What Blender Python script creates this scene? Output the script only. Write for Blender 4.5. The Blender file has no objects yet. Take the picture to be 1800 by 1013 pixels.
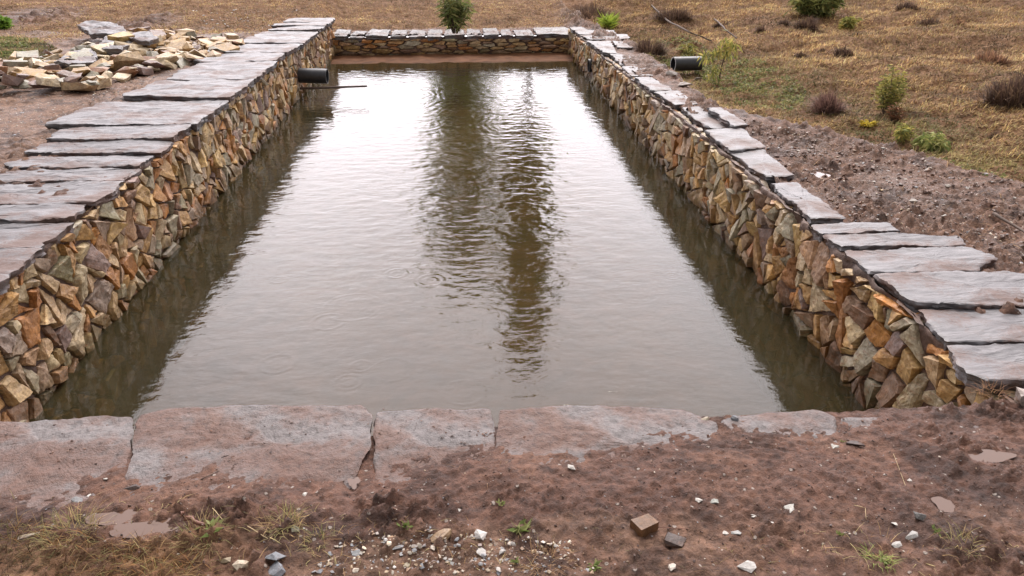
import bpy, bmesh, math, random
import numpy as np
from mathutils import Vector, Matrix, noise as mn
R = math.radians
sc = bpy.context.scene
# ------------------------------------------------------------------ camera
H = 1.7                                    # eye height above the near paving
FPX = 1300.0
PITCH = math.atan((506.5 + 145) / FPX)
YAW = math.atan((900 - 795) * math.cos(PITCH) / FPX)
cd = bpy.data.cameras.new('camera'); cam = bpy.data.objects.new('camera', cd)
sc.collection.objects.link(cam); sc.camera = cam
cd.sensor_width = 36; cd.lens = FPX / 1800 * 36; cd.clip_start = 0.05; cd.clip_end = 1200
cam.location = (0, 0, H); cam.rotation_euler = (R(90) - PITCH, 0, -YAW)
# ------------------------------------------------------------------ sky, sun, exposure
SUN_EL, SUN_AZ = R(52), R(12)
w = bpy.data.worlds.new('World'); sc.world = w; w.use_nodes = True
nt = w.node_tree; nt.nodes.clear()
def N(t, kind, **kw):
    n = t.nodes.new(kind)
    for k, v in kw.items():
        if k in n.inputs.keys() and not hasattr(n, k): n.inputs[k].default_value = v
        else: setattr(n, k, v)
    return n
out = N(nt, 'ShaderNodeOutputWorld'); bg = N(nt, 'ShaderNodeBackground')
sky = N(nt, 'ShaderNodeTexSky'); sky.sky_type = 'NISHITA'; sky.sun_disc = False
sky.sun_elevation = SUN_EL; sky.sun_rotation = SUN_AZ; sky.dust_density = 5; sky.air_density = 1.5
skm = N(nt, 'ShaderNodeVectorMath', operation='SCALE'); skm.inputs['Scale'].default_value = 0.08
nt.links.new(sky.outputs[0], skm.inputs[0])
tc = N(nt, 'ShaderNodeTexCoord')
dot = N(nt, 'ShaderNodeVectorMath', operation='DOT_PRODUCT')
dot.inputs[1].default_value = Vector((0.10, 0.86, 0.50)).normalized()
nt.links.new(tc.outputs['Generated'], dot.inputs[0])
ramp = N(nt, 'ShaderNodeValToRGB')
ramp.color_ramp.elements[0].position = 0.0; ramp.color_ramp.elements[0].color = (0.36, 0.345, 0.345, 1)
ramp.color_ramp.elements[1].position = 1.0; ramp.color_ramp.elements[1].color = (1.0, 0.935, 0.985, 1)
e = ramp.color_ramp.elements.new(0.6); e.color = (0.66, 0.62, 0.635, 1)
nt.links.new(dot.outputs['Value'], ramp.inputs[0])
cn = N(nt, 'ShaderNodeTexNoise'); cn.inputs['Scale'].default_value = 2.2; cn.inputs['Detail'].default_value = 4
nt.links.new(tc.outputs['Generated'], cn.inputs['Vector'])
cr = N(nt, 'ShaderNodeMapRange'); cr.inputs['From Min'].default_value = .3; cr.inputs['From Max'].default_value = .7
cr.inputs['To Min'].default_value = 0.86; cr.inputs['To Max'].default_value = 1.12
nt.links.new(cn.outputs['Fac'], cr.inputs['Value'])
br = N(nt, 'ShaderNodeMapRange', interpolation_type='SMOOTHSTEP'); br.inputs['From Min'].default_value = .60; br.inputs['From Max'].default_value = .98
br.inputs['To Min'].default_value = .92; br.inputs['To Max'].default_value = 2.45
nt.links.new(dot.outputs['Value'], br.inputs['Value'])
brm = N(nt, 'ShaderNodeMath', operation='MULTIPLY'); nt.links.new(br.outputs[0], brm.inputs[0]); nt.links.new(cr.outputs[0], brm.inputs[1])
cm = N(nt, 'ShaderNodeVectorMath', operation='SCALE')
nt.links.new(ramp.outputs[0], cm.inputs[0]); nt.links.new(brm.outputs[0], cm.inputs['Scale'])
mx = N(nt, 'ShaderNodeMixRGB'); mx.inputs[0].default_value = 0.93
nt.links.new(skm.outputs[0], mx.inputs[1]); nt.links.new(cm.outputs[0], mx.inputs[2])
nt.links.new(mx.outputs[0], bg.inputs[0]); nt.links.new(bg.outputs[0], out.inputs[0])
bg.inputs[1].default_value = 1.0
sl = bpy.data.lights.new('sun', 'SUN'); sl.energy = 1.2; sl.angle = R(20); sl.color = (1, .93, .84)
so = bpy.data.objects.new('sun', sl); sc.collection.objects.link(so)
sd = Vector((math.sin(SUN_AZ) * math.cos(SUN_EL), math.cos(SUN_AZ) * math.cos(SUN_EL), math.sin(SUN_EL)))
so.rotation_euler = sd.to_track_quat('Z', 'Y').to_euler()
sc.view_settings.view_transform = 'Standard'; sc.view_settings.look = 'None'
sc.view_settings.exposure = 1.12; sc.view_settings.gamma = 1
sc.cycles.max_bounces = 6; sc.cycles.transparent_max_bounces = 12; sc.cycles.use_denoising = True

# ------------------------------------------------------------------ helpers
RV = np.array([math.cos(YAW), -math.sin(YAW), 0.])
FV = np.array([math.sin(YAW) * math.cos(PITCH), math.cos(YAW) * math.cos(PITCH), -math.sin(PITCH)])
UV = np.cross(RV, FV)
def at(px, py, z=0.0):
    """point on the horizontal plane z seen at a photograph position (used to survey the site)"""
    d = FV * FPX + RV * (px - 900) - UV * (py - 506.5)
    return np.array([0, 0, H]) + d * ((z - H) / d[2])
def depth(p): return float(np.dot(np.array(p) - np.array([0, 0, H]), FV))
def sm(a, b, x):
    t = np.clip((np.asarray(x, float) - a) / (b - a), 0, 1); return t * t * (3 - 2 * t)
_rs = np.random.RandomState(5)
_perm = _rs.permutation(4096); _ga = _rs.rand(4096) * 2 * math.pi; _gx = np.cos(_ga); _gy = np.sin(_ga)
def perlin(x, y):
    x = np.asarray(x, float); y = np.asarray(y, float)
    xi = np.floor(x).astype(np.int64); yi = np.floor(y).astype(np.int64); fx = x - xi; fy = y - yi
    def g(ix, iy, dx, dy):
        h = _perm[(_perm[ix & 4095] + iy) & 4095]; return _gx[h] * dx + _gy[h] * dy
    u = fx * fx * fx * (fx * (fx * 6 - 15) + 10); v = fy * fy * fy * (fy * (fy * 6 - 15) + 10)
    a = g(xi, yi, fx, fy); b = g(xi + 1, yi, fx - 1, fy); c = g(xi, yi + 1, fx, fy - 1); d = g(xi + 1, yi + 1, fx - 1, fy - 1)
    return (a + (b - a) * u + (c - a) * v + (a - b - c + d) * u * v) * 1.5
def fbm(x, y, s, o=4, gain=.5, off=0.0):
    r = 0; a = 1.0
    for k in range(o):
        r = r + a * perlin(x * s + off + k * 17.3, y * s - off + k * 9.1); a *= gain; s *= 2.03
    return r
COL = sc.collection
def link(name, me, mat=None, parent=None, loc=None, rot=None):
    o = bpy.data.objects.new(name, me); COL.objects.link(o)
    if mat: me.materials.append(mat)
    if parent: o.parent = parent
    if loc is not None: o.location = loc
    if rot is not None: o.rotation_euler = rot
    return o
def npmesh(name, V, F, cols=None, smooth=False):
    """V (n,3), F list of (m,k) int arrays"""
    me = bpy.data.meshes.new(name)
    Fs = F if isinstance(F, list) else [F]
    nl = sum(f.size for f in Fs); nf = sum(len(f) for f in Fs)
    me.vertices.add(len(V)); me.vertices.foreach_set('co', np.asarray(V, np.float32).ravel())
    me.loops.add(nl); me.loops.foreach_set('vertex_index', np.concatenate([f.ravel() for f in Fs]).astype(np.int32))
    me.polygons.add(nf)
    tot = np.concatenate([np.full(len(f), f.shape[1]) for f in Fs]); st = np.concatenate([[0], np.cumsum(tot)[:-1]])
    me.polygons.foreach_set('loop_start', st.astype(np.int32))
    me.polygons.foreach_set('use_smooth', np.full(nf, smooth))
    if cols is not None:
        ca = me.color_attributes.new('tint', 'FLOAT_COLOR', 'POINT')
        c = np.ones((len(V), 4), np.float32); c[:, :cols.shape[1]] = cols; ca.data.foreach_set('color', c.ravel())
    me.update(calc_edges=True); me.validate(); return me
def tag(o, label=None, cat=None, group=None, kind=None):
    if label: o['label'] = label
    if cat: o['category'] = cat
    if group: o['group'] = group
    if kind: o['kind'] = kind
    return o
def empty(name, loc=(0, 0, 0)):
    o = bpy.data.objects.new(name, None); COL.objects.link(o); o.location = loc; o.empty_display_size = .1; return o
def grid(xs, ys, keep=None):
    X, Y = np.meshgrid(xs, ys); nx = len(xs); ny = len(ys)
    i = np.arange((ny - 1) * (nx - 1)); r = i // (nx - 1); c = i % (nx - 1); a = r * nx + c
    F = np.stack([a, a + 1, a + nx + 1, a + nx], 1)
    if keep is not None:
        cx = (xs[:-1] + xs[1:]) / 2; cy = (ys[:-1] + ys[1:]) / 2; CX, CY = np.meshgrid(cx, cy)
        F = F[keep(CX.ravel(), CY.ravel())]
    return X, Y, F

# ------------------------------------------------------------------ materials
def mat(name):
    m = bpy.data.materials.new(name); m.use_nodes = True; t = m.node_tree; t.nodes.clear()
    o = t.nodes.new('ShaderNodeOutputMaterial'); b = t.nodes.new('ShaderNodeBsdfPrincipled')
    t.links.new(b.outputs[0], o.inputs[0]); return m, t, b
def noise_n(t, scale, detail=5, vec=None, rough=.55, stretch=None, dist=0):
    n = t.nodes.new('ShaderNodeTexNoise'); n.inputs['Scale'].default_value = scale
    n.inputs['Detail'].default_value = detail; n.inputs['Roughness'].default_value = rough
    n.inputs['Distortion'].default_value = dist
    tcn = t.nodes.new('ShaderNodeTexCoord')
    src = tcn.outputs['Object']
    if stretch:
        mp = t.nodes.new('ShaderNodeMapping'); mp.inputs['Scale'].default_value = stretch
        t.links.new(src, mp.inputs[0]); src = mp.outputs[0]
    t.links.new(src, n.inputs['Vector']); return n.outputs['Fac']
def rampn(t, src, stops):
    r = t.nodes.new('ShaderNodeValToRGB'); el = r.color_ramp.elements
    while len(el) > 1: el.remove(el[-1])
    el[0].position = stops[0][0]; el[0].color = (*stops[0][1], 1) if len(stops[0][1]) == 3 else stops[0][1]
    for p, c in stops[1:]:
        q = el.new(p); q.color = (*c, 1)
    t.links.new(src, r.inputs[0]); return r.outputs[0]
def mixc(t, fac, a, b, mode='MIX'):
    m = t.nodes.new('ShaderNodeMixRGB'); m.blend_type = mode
    for i, v in ((0, fac), (1, a), (2, b)):
        if hasattr(v, 'is_linked') or isinstance(v, bpy.types.NodeSocket): t.links.new(v, m.inputs[i])
        elif i == 0: m.inputs[0].default_value = v
        else: m.inputs[i].default_value = (*v, 1)
    return m.outputs[0]
def mathn(t, op, a, b=0.0, clamp=False):
    m = t.nodes.new('ShaderNodeMath'); m.operation = op; m.use_clamp = clamp
    for i, v in ((0, a), (1, b)):
        if isinstance(v, bpy.types.NodeSocket): t.links.new(v, m.inputs[i])
        else: m.inputs[i].default_value = v
    return m.outputs[0]
def mapr(t, v, a, b, c=0.0, d=1.0):
    m = t.nodes.new('ShaderNodeMapRange'); t.links.new(v, m.inputs[0])
    for i, k in zip((1, 2, 3, 4), (a, b, c, d)): m.inputs[i].default_value = k
    return m.outputs[0]
def bump(t, b, height, strength=.5, distance=.01):
    n = t.nodes.new('ShaderNodeBump'); n.inputs['Strength'].default_value = strength; n.inputs['Distance'].default_value = distance
    t.links.new(height, n.inputs['Height']); t.links.new(n.outputs[0], b.inputs['Normal'])
def attr(t):
    a = t.nodes.new('ShaderNodeAttribute'); a.attribute_name = 'tint'; return a

def stone_mat(name='wall_rock'):
    m, t, b = mat(name); a = attr(t).outputs['Color']
    n1 = noise_n(t, 9, 6, dist=.6); n2 = noise_n(t, 60, 5, rough=.7); n3 = noise_n(t, 5, 4)
    n4 = noise_n(t, 14, 5, stretch=(1, 1, 4), dist=1.0)
    c = mixc(t, 1.0, a, rampn(t, n1, [(.3, (.55, .52, .5)), (.55, (1, 1, 1)), (.75, (1.4, 1.32, 1.12))]), 'MULTIPLY')
    c = mixc(t, mapr(t, n4, .52, .66, 0, .55), c, (.20, .075, .022))          # rust stains
    c = mixc(t, mapr(t, n3, .56, .72, 0, .55), c, (.07, .035, .024))        # clinging mud
    c = mixc(t, 1.0, c, rampn(t, n2, [(.3, (.62, .6, .58)), (.6, (1.12, 1.1, 1.08))]), 'MULTIPLY')
    t.links.new(c, b.inputs['Base Color'])
    t.links.new(mapr(t, n1, .3, .7, .38, .68), b.inputs['Roughness'])
    h = mathn(t, 'ADD', mathn(t, 'MULTIPLY', n1, .8), mathn(t, 'MULTIPLY', n2, .35))
    bump(t, b, h, .9, .012); return m
def slate_mat(name, mud=.30, tint=(1, 1, 1)):
    m, t, b = mat(name)
    n1 = noise_n(t, 3, 7, stretch=(1, 4, 6), dist=1.6, rough=.66); n2 = noise_n(t, 40, 5, stretch=(.4, 2, 2), rough=.7)
    n3 = noise_n(t, 2.3, 6, rough=.65); n4 = noise_n(t, 90, 4, rough=.7)
    c = rampn(t, n1, [(.25, (.038, .036, .039)), (.42, (.092, .088, .094)), (.6, (.165, .156, .163)), (.8, (.075, .068, .071))])
    c = mixc(t, 1.0, c, rampn(t, n2, [(.3, (.72, .71, .7)), (.6, (1.1, 1.1, 1.1))]), 'MULTIPLY')
    f = mapr(t, mathn(t, 'ADD', n3, mathn(t, 'MULTIPLY', mathn(t, 'SUBTRACT', n4, .5), .35)), .60 - mud * .4, .74 - mud * .4, 0, .8)
    c = mixc(t, f, c, (.115, .058, .04))
    t.links.new(c, b.inputs['Base Color'])
    t.links.new(mathn(t, 'ADD', mapr(t, n2, .3, .7, .33, .54), mathn(t, 'MULTIPLY', f, .2)), b.inputs['Roughness'])
    h = mathn(t, 'ADD', n1, mathn(t, 'ADD', mathn(t, 'MULTIPLY', n2, .35), mathn(t, 'MULTIPLY', n4, .12)))
    bump(t, b, h, .7, .012); return m
def mud_mat(name='mud'):
    m, t, b = mat(name); n1 = noise_n(t, 3, 6); n2 = noise_n(t, 45, 6, rough=.7)
    c = rampn(t, n1, [(.3, (.055, .028, .02)), (.7, (.14, .08, .055))])
    c = mixc(t, 1.0, c, rampn(t, n2, [(.3, (.6, .58, .56)), (.65, (1.2, 1.2, 1.2))]), 'MULTIPLY')
    t.links.new(c, b.inputs['Base Color']); b.inputs['Roughness'].default_value = .6
    bump(t, b, n2, .8, .012); return m
def ground_mat():
    m, t, b = mat('ground_earth'); A = attr(t); sp = t.nodes.new('ShaderNodeSeparateColor'); t.links.new(A.outputs['Color'], sp.inputs[0])
    grass, gravel, pale = sp.outputs[0], sp.outputs[1], sp.outputs[2]
    n1 = noise_n(t, 1.4, 7, rough=.6); n2 = noise_n(t, 28, 7, rough=.72); n3 = noise_n(t, 130, 4, rough=.7); n4 = noise_n(t, 5, 6, rough=.65)
    mud = rampn(t, n1, [(.3, (.056, .024, .014)), (.5, (.110, .053, .035)), (.68, (.18, .098, .066))])
    mud = mixc(t, mathn(t, 'MULTIPLY', gravel, .9), mud, rampn(t, n4, [(.3, (.105, .052, .031)), (.7, (.235, .145, .097))]))
    n6 = noise_n(t, 3.6, 6, rough=.6, dist=.5)
    mud = mixc(t, mapr(t, n6, .52, .60, 0, .72), mud, (.038, .016, .010))
    mud = mixc(t, pale, mud, (.19, .12, .09))
    mud = mixc(t, 1.0, mud, rampn(t, n2, [(.32, (.38, .34, .32)), (.5, (1, .98, .97)), (.68, (1.6, 1.55, 1.5))]), 'MULTIPLY')
    vo = t.nodes.new('ShaderNodeTexVoronoi'); vo.inputs['Scale'].default_value = 26; tcn = t.nodes.new('ShaderNodeTexCoord'); t.links.new(tcn.outputs['Object'], vo.inputs['Vector'])
    chip = mapr(t, vo.outputs['Distance'], .13, .19, 1, 0)
    sel = t.nodes.new('ShaderNodeSeparateColor'); t.links.new(vo.outputs['Color'], sel.inputs[0])
    chipf = mathn(t, 'MULTIPLY', chip, mathn(t, 'GREATER_THAN', sel.outputs[0], .72))
    mud = mixc(t, mathn(t, 'MULTIPLY', chipf, .8), mud, (.36, .31, .27))
    gr = rampn(t, n4, [(.25, (.09, .045, .027)), (.5, (.19, .105, .058)), (.75, (.30, .18, .10))])
    gr = mixc(t, 1.0, gr, rampn(t, n2, [(.3, (.5, .5, .5)), (.65, (1.3, 1.3, 1.3))]), 'MULTIPLY')
    c = mixc(t, grass, mud, gr); t.links.new(c, b.inputs['Base Color'])
    wet = mapr(t, mathn(t, 'ADD', n1, mathn(t, 'MULTIPLY', n4, .5)), .5, .95, .42, .8)
    t.links.new(mathn(t, 'MAXIMUM', wet, mathn(t, 'MULTIPLY', grass, .85)), b.inputs['Roughness'])
    h = mathn(t, 'ADD', n2, mathn(t, 'ADD', mathn(t, 'MULTIPLY', n3, .3), mathn(t, 'MULTIPLY', chipf, .3)))
    bump(t, b, h, .95, .018); t.links.new(mapr(t, grass, 0, 1, .34, .10), b.inputs['Specular IOR Level']); return m
def water_mat():
    m = bpy.data.materials.new('murky_water'); m.use_nodes = True; t = m.node_tree; t.nodes.clear()
    o = t.nodes.new('ShaderNodeOutputMaterial')
    gl = t.nodes.new('ShaderNodeBsdfGlossy'); gl.inputs['Roughness'].default_value = .015; gl.inputs['Color'].default_value = (1, 1, 1, 1)
    tr = t.nodes.new('ShaderNodeBsdfTransparent'); tr.inputs['Color'].default_value = (.78, .68, .42, 1)
    df = t.nodes.new('ShaderNodeBsdfDiffuse')
    n = noise_n(t, .8, 4); t.links.new(rampn(t, n, [(.3, (.050, .046, .024)), (.7, (.072, .065, .034))]), df.inputs['Color'])
    m1 = t.nodes.new('ShaderNodeMixShader'); m1.inputs[0].default_value = .36
    t.links.new(tr.outputs[0], m1.inputs[1]); t.links.new(df.outputs[0], m1.inputs[2])
    fr = t.nodes.new('ShaderNodeFresnel'); fr.inputs['IOR'].default_value = 1.38
    bp = t.nodes.new('ShaderNodeBump'); bp.inputs['Strength'].default_value = .16; bp.inputs['Distance'].default_value = .01
    nn = noise_n(t, 26, 3, stretch=(.6, 1, 1)); t.links.new(nn, bp.inputs['Height'])
    t.links.new(bp.outputs[0], gl.inputs['Normal']); t.links.new(bp.outputs[0], fr.inputs['Normal'])
    m2 = t.nodes.new('ShaderNodeMixShader'); t.links.new(fr.outputs[0], m2.inputs[0])
    t.links.new(m1.outputs[0], m2.inputs[1]); t.links.new(gl.outputs[0], m2.inputs[2]); t.links.new(m2.outputs[0], o.inputs[0]); return m
def leaf_mat(name, rough=.6):
    m, t, b = mat(name); a = attr(t).outputs['Color']; t.links.new(a, b.inputs['Base Color'])
    b.inputs['Roughness'].default_value = rough
    b.inputs['Specular IOR Level'].default_value = .3
    tl = t.nodes.new('ShaderNodeBsdfTranslucent'); t.links.new(a, tl.inputs['Color']); ms = t.nodes.new('ShaderNodeMixShader'); ms.inputs[0].default_value = .38
    o = next(n for n in t.nodes if n.type == 'OUTPUT_MATERIAL'); t.links.new(b.outputs[0], ms.inputs[1]); t.links.new(tl.outputs[0], ms.inputs[2]); t.links.new(ms.outputs[0], o.inputs[0])
    return m
def plain(name, col, rough=.5, var=.25, sc_=20):
    m, t, b = mat(name); n = noise_n(t, sc_, 5)
    t.links.new(rampn(t, n, [(.3, tuple(c * (1 - var) for c in col)), (.7, tuple(c * (1 + var) for c in col))]), b.inputs['Base Color'])
    b.inputs['Roughness'].default_value = rough; bump(t, b, n, .3, .004); return m
def near_slate():
    m, t, b = mat('mud_stained_slate')
    n1 = noise_n(t, 3.2, 8, rough=.66, dist=.4); n2 = noise_n(t, 34, 6, rough=.75); n3 = noise_n(t, 7, 7, rough=.7); n4 = noise_n(t, 1.7, 4, stretch=(1, 2.2, 1)); n5 = noise_n(t, 150, 3)
    c = rampn(t, n3, [(.32, (.085, .07, .066)), (.5, (.165, .148, .146)), (.72, (.235, .218, .216))])
    c = mixc(t, mapr(t, n1, .46, .60, 0, .8), c, (.175, .098, .070))
    c = mixc(t, mapr(t, mathn(t, 'ADD', n4, mathn(t, 'MULTIPLY', mathn(t, 'SUBTRACT', n3, .5), .9)), .40, .56, 0, .85), c, (.110, .053, .035))
    c = mixc(t, 1.0, c, rampn(t, n2, [(.32, (.42, .38, .36)), (.48, (.95, .93, .92)), (.66, (1.25, 1.22, 1.2))]), 'MULTIPLY')
    t.links.new(c, b.inputs['Base Color']); t.links.new(mapr(t, n1, .35, .65, .3, .6), b.inputs['Roughness'])
    h = mathn(t, 'ADD', n3, mathn(t, 'ADD', mathn(t, 'MULTIPLY', n2, .5), mathn(t, 'MULTIPLY', n5, .15)))
    bump(t, b, h, 1.0, .02); return m
M_ROCK = stone_mat(); M_SLATE = slate_mat('slate'); M_SLATE_NEAR = near_slate(); M_MUD = mud_mat()
M_BED = plain('silt', (.115, .052, .026), .75, .35, 5); M_BED.node_tree.nodes['Principled BSDF'].inputs['Specular IOR Level'].default_value = .1; M_GROUND = ground_mat(); M_WATER = water_mat(); M_LEAF = leaf_mat('leaf'); M_GRASS = leaf_mat('grass_blade', .75)
M_BARK = plain('bark', (.09, .06, .045), .8); M_PIPE = plain('black_plastic', (.022, .022, .026), .38, .3); M_RIM = plain('pale_cut_edge', (.5, .5, .5), .6)
M_PUDDLE = None

# ------------------------------------------------------------------ site survey
WZ = -0.65; XL, XR = -2.30, 2.15; YN, YF = 2.38, 14.55
def capL(y): return .10 - .09 * sm(8, 14.6, y)
def capR(y): return .0 - .15 * sm(4.5, 14.6, y)
FARZ = -0.29
EDGE = [at(x, y, 0)[:2] for x, y in [(1115, 62), (1130, 80), (1165, 105), (1205, 140), (1260, 180), (1330, 197), (1400, 212), (1500, 240), (1570, 255), (1660, 285), (1800, 322)]]
EDGE = [np.array([2.55, 16.5]), np.array([2.6, 14.0])] + [e for e in EDGE if e[1] < 13.5] + [np.array([5.6, 3.6]), np.array([9, 1.5]), np.array([30, -8])]
EDGE = np.array(EDGE)
def edged(x, y):
    x = np.asarray(x, float); y = np.asarray(y, float); best = np.full(x.shape, 1e9)
    for a, b in zip(EDGE[:-1], EDGE[1:]):
        d = b - a; L = d @ d; t = np.clip(((x - a[0]) * d[0] + (y - a[1]) * d[1]) / L, 0, 1)
        best = np.minimum(best, np.hypot(x - a[0] - t * d[0], y - a[1] - t * d[1]))
    o = np.argsort(EDGE[:, 1]); xe = np.interp(y, EDGE[o, 1], EDGE[o, 0])
    return np.where(x > xe, best, -best)
PUD = []                      # x, y, rx, ry, rot, level
def addpud(px, py, wpx, hpx, z, rot=0.0):
    c = at(px, py, z); D = depth(c); rx = wpx / 2 * D / FPX
    c2 = at(px, py + hpx / 2, z); c3 = at(px, py - hpx / 2, z); ry = abs(c3[1] - c2[1]) / 2
    PUD.append([c[0], c[1], rx, ry, rot, z])
def pudmask(x, y):
    r = np.zeros(np.shape(x))
    for (cx, cy, rx, ry, ro, z) in PUD:
        dx = (x - cx) / rx; dy = (y - cy) / ry; r = np.maximum(r, np.exp(-(dx * dx + dy * dy) * .9))
    return r
addpud(268, 946, 100, 26, .012); addpud(205, 925, 70, 20, .012); addpud(622, 848, 34, 30, .0235); addpud(1733, 816, 64, 18, .010); addpud(1655, 900, 26, 22, .008); addpud(1440, 306, 26, 8, -.022)
def base(x, y):
    x = np.asarray(x, float); y = np.asarray(y, float)
    L = capL(y) - .035; Rr = capR(y) - .035
    z = L + (Rr - L) * sm(-2.4, 2.2, x)
    near = .0 + .012 * sm(2.15, 1.7, y)
    z = near + (z - near) * sm(2.2, 2.9, y)
    c = sm(-3.0, -2.4, x) * (1 - sm(2.15, 2.6, x)) * sm(14.5, 14.8, y)
    z = z + (FARZ - .03 - z) * c * (1 - sm(16, 24, y) * .6)
    d = edged(x, y)
    dp = np.maximum(d, 0)
    hill = -.10 * sm(0, .25, d) + 14 * .10 * (1 - np.exp(-np.maximum(dp - .35, 0) / 14))
    z = z + hill * (1 - .0)
    z = z + np.maximum(y - 15.5, 0) * .025 * (1 - sm(40, 90, y)) + .25 * sm(-5, -14, x) * sm(6, 12, y)
    z = z - 1.2 * sm(.5, -8, y) * 0
    return z
SOIL = [(252, 40, 80, 30), (300, 58, 50, 12), (60, 34, 110, 26), (690, 54, 170, 14), (1050, 20, 90, 50), (1200, 60, 60, 50)]
SOILW = []
for (px, py, wp, hp) in SOIL:
    c = at(px, py, 0); D = depth(c); SOILW.append((c[0], c[1], wp / 2 * D / FPX, abs(at(px, py - hp / 2, 0)[1] - at(px, py + hp / 2, 0)[1]) / 2))
def soilmask(x, y):
    r = np.zeros(np.shape(x))
    for (cx, cy, rx, ry) in SOILW: r = np.maximum(r, np.exp(-(((x - cx) / rx) ** 2 + ((y - cy) / ry) ** 2) ** 1.5 * .8))
    return r
def grassmask(x, y):
    n = fbm(x, y, .9, 4); d = edged(x, y)
    g = sm(-.02, .22, d + n * .12)
    lf = sm(12.4, 13.6, y + n * .8) * (x < -2.3) + sm(15.45, 15.9, y + n * .25) * (x >= -2.3)
    lf = np.maximum(lf, .6 * sm(-5.7, -6.4, x + n * .3) * sm(8.5, 9.5, y))
    g = np.maximum(g, lf * (1 - .9 * soilmask(x, y)))
    g = np.maximum(g, .7 * sm(1.74, 1.66, y + n * .06 + .06 * (x + 1)) * sm(-.55, -.85, x))
    return np.clip(g, 0, 1)
def ground_z(x, y, detail=True):
    x = np.asarray(x, float); y = np.asarray(y, float)
    z = base(x, y); d = edged(x, y); g = grassmask(x, y)
    if not detail: return z
    far = sm(6, 14, np.hypot(x, y))
    # broad lumps and tussocks
    z = z + fbm(x, y, .45, 2, off=3) * .16 * sm(.2, 2.5, d) + fbm(x, y, 3.5, 4, .6, off=8) * .034 * g * sm(2.6, 3.2, np.hypot(x, y))
    rough = np.clip(fbm(x, y, 1.1, 2, off=21) + .75, .25, 1.4)
    mudl = (1 - g) * sm(2.25, 2.8, y)
    bankw = (x > 2.15)
    n5 = fbm(x, y, 5.5, 5, .58, off=11); clod = np.abs(fbm(x, y, 9, 4, .55, off=31))
    lip = sm(-.5, -.12, d) * sm(.22, -.10, d)
    z = z + mudl * (n5 * .030 * rough + (clod - .25) * .05 * rough + .012 * fbm(x, y, 26, 3, .6, off=71) * rough) * np.where(bankw, 1.0, .6) + lip * (.035 + .02 * n5) * (x > 2)
    s = soilmask(x, y); z = z + s * sm(10, 12, y) * (.10 * n5 + .10 * fbm(x, y, 1.6, 3, off=5))
    # foreground: mud lying over the paving slabs
    nr = 1 - sm(2.25, 2.8, y)
    mid = fbm(x, y, 3.2, 5, .55, off=41); fine = fbm(x, y, 22, 5, .62, off=51); crumb = np.abs(fbm(x, y, 14, 4, .6, off=61))
    edgeline = 2.27 + .06 * np.sin(x * 2.1 + 1) - .16 * sm(.2, -.2, x) * sm(-1.0, -.3, x) - .10 * sm(-.9, -1.4, x) + .14 * sm(1.05, 1.5, x)
    ramp_ = np.clip((edgeline - .03 - y) * .095, -.018, .030)
    dirt = np.clip(sm(1.95, 1.78, y) + sm(1.2, 1.7, x) * .8, 0, 1)
    z = z + nr * (ramp_ + .005 + mid * .012 + fine * .0065 + .0028 * fbm(x, y, 48, 2, .6, off=87) + (crumb - .2) * (.013 + .030 * np.clip(fbm(x, y, 1.9, 2, off=91) + .15, 0, .7)) * np.clip(dirt * (.4 + mid * 1.2 + .5), 0, 1.3))
    tracks = np.sin((x * .35 + y) * 2 * math.pi / .033) * np.exp(-((x - 1.05) / .16) ** 2 - ((y - 2.02) / .045) ** 2)
    z = z + .0035 * tracks
    for (cx, cy, rx, ry, ro, lv) in PUD:
        q = ((x - cx) / rx) ** 2 + ((y - cy) / ry) ** 2; k = np.exp(-q ** 1.2 * .55)
        z = z * (1 - k) + (lv - .014 + .005 * n5 + .010 * mid) * k
    return z
_pp = [p[:] for p in PUD]; PUD_ = PUD[:]; PUD.clear()
for k_, p_ in enumerate(_pp):
    lv_ = float(np.mean(ground_z(p_[0] + p_[2] * np.array([-1, 1, 0, 0, 0, .6, -.6]), p_[1] + p_[3] * np.array([0, 0, -1, 1, 0, .6, -.6])))) - .005
    p_[5] = p_[5] if k_ == 2 else lv_
_pp[0][5] = min(_pp[0][5], _pp[1][5]); _pp[1][5] = _pp[0][5] - .003
PUD.extend(_pp)
def gz(x, y): return float(ground_z(np.array([x]), np.array([y]))[0])

# ------------------------------------------------------------------ ground sheet
def spaced(segs):
    r = []
    for a, b, s in segs: r.append(np.arange(a, b - 1e-6, s))
    r.append([segs[-1][1]]); return np.concatenate(r)
def geo(a, b, n): return list(a * (b / a) ** (np.arange(n + 1) / n))
xs = np.concatenate([-np.array(geo(8, 300, 30))[::-1][:-1], spaced([(-8, -4.2, .05), (-4.2, -2.3, .02), (-2.3, 2.3, .0095), (2.3, 5, .0165), (5, 14, .06)])[:-1], geo(14, 300, 24)])
ys = np.concatenate([-np.array(geo(3, 200, 14))[::-1][:-1], spaced([(-3, 1.2, .2), (1.2, 2.5, .0085), (2.5, 6.5, .022), (6.5, 11, .035), (11, 19, .06), (19, 32, .4)])[:-1], geo(32, 500, 24)])
hx0, hx1, hy0, hy1 = XL - .14, XR + .14, 2.22, 14.72
X, Y, F = grid(xs, ys, keep=lambda cx, cy: ~((cx > hx0) & (cx < hx1) & (cy > hy0) & (cy < hy1)))
Z = ground_z(X, Y)
g = grassmask(X, Y)
gravel = sm(-2.9, -3.3, X) * sm(4.5, 5.5, Y) * (1 - sm(12.5, 13.5, Y)) + .8 * sm(1.72, 1.64, Y + .05 * fbm(X, Y, 4, 3)) * sm(-.75, -.45, X) * (1 - .6 * sm(.5, .9, X)) + .5 * (X > 2.2) * sm(2.6, 3.4, Y)
pale = .6 * np.clip(sm(.55, .9, pudmask(X, Y)), 0, 1)
V = np.stack([X.ravel(), Y.ravel(), Z.ravel()], 1)
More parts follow.
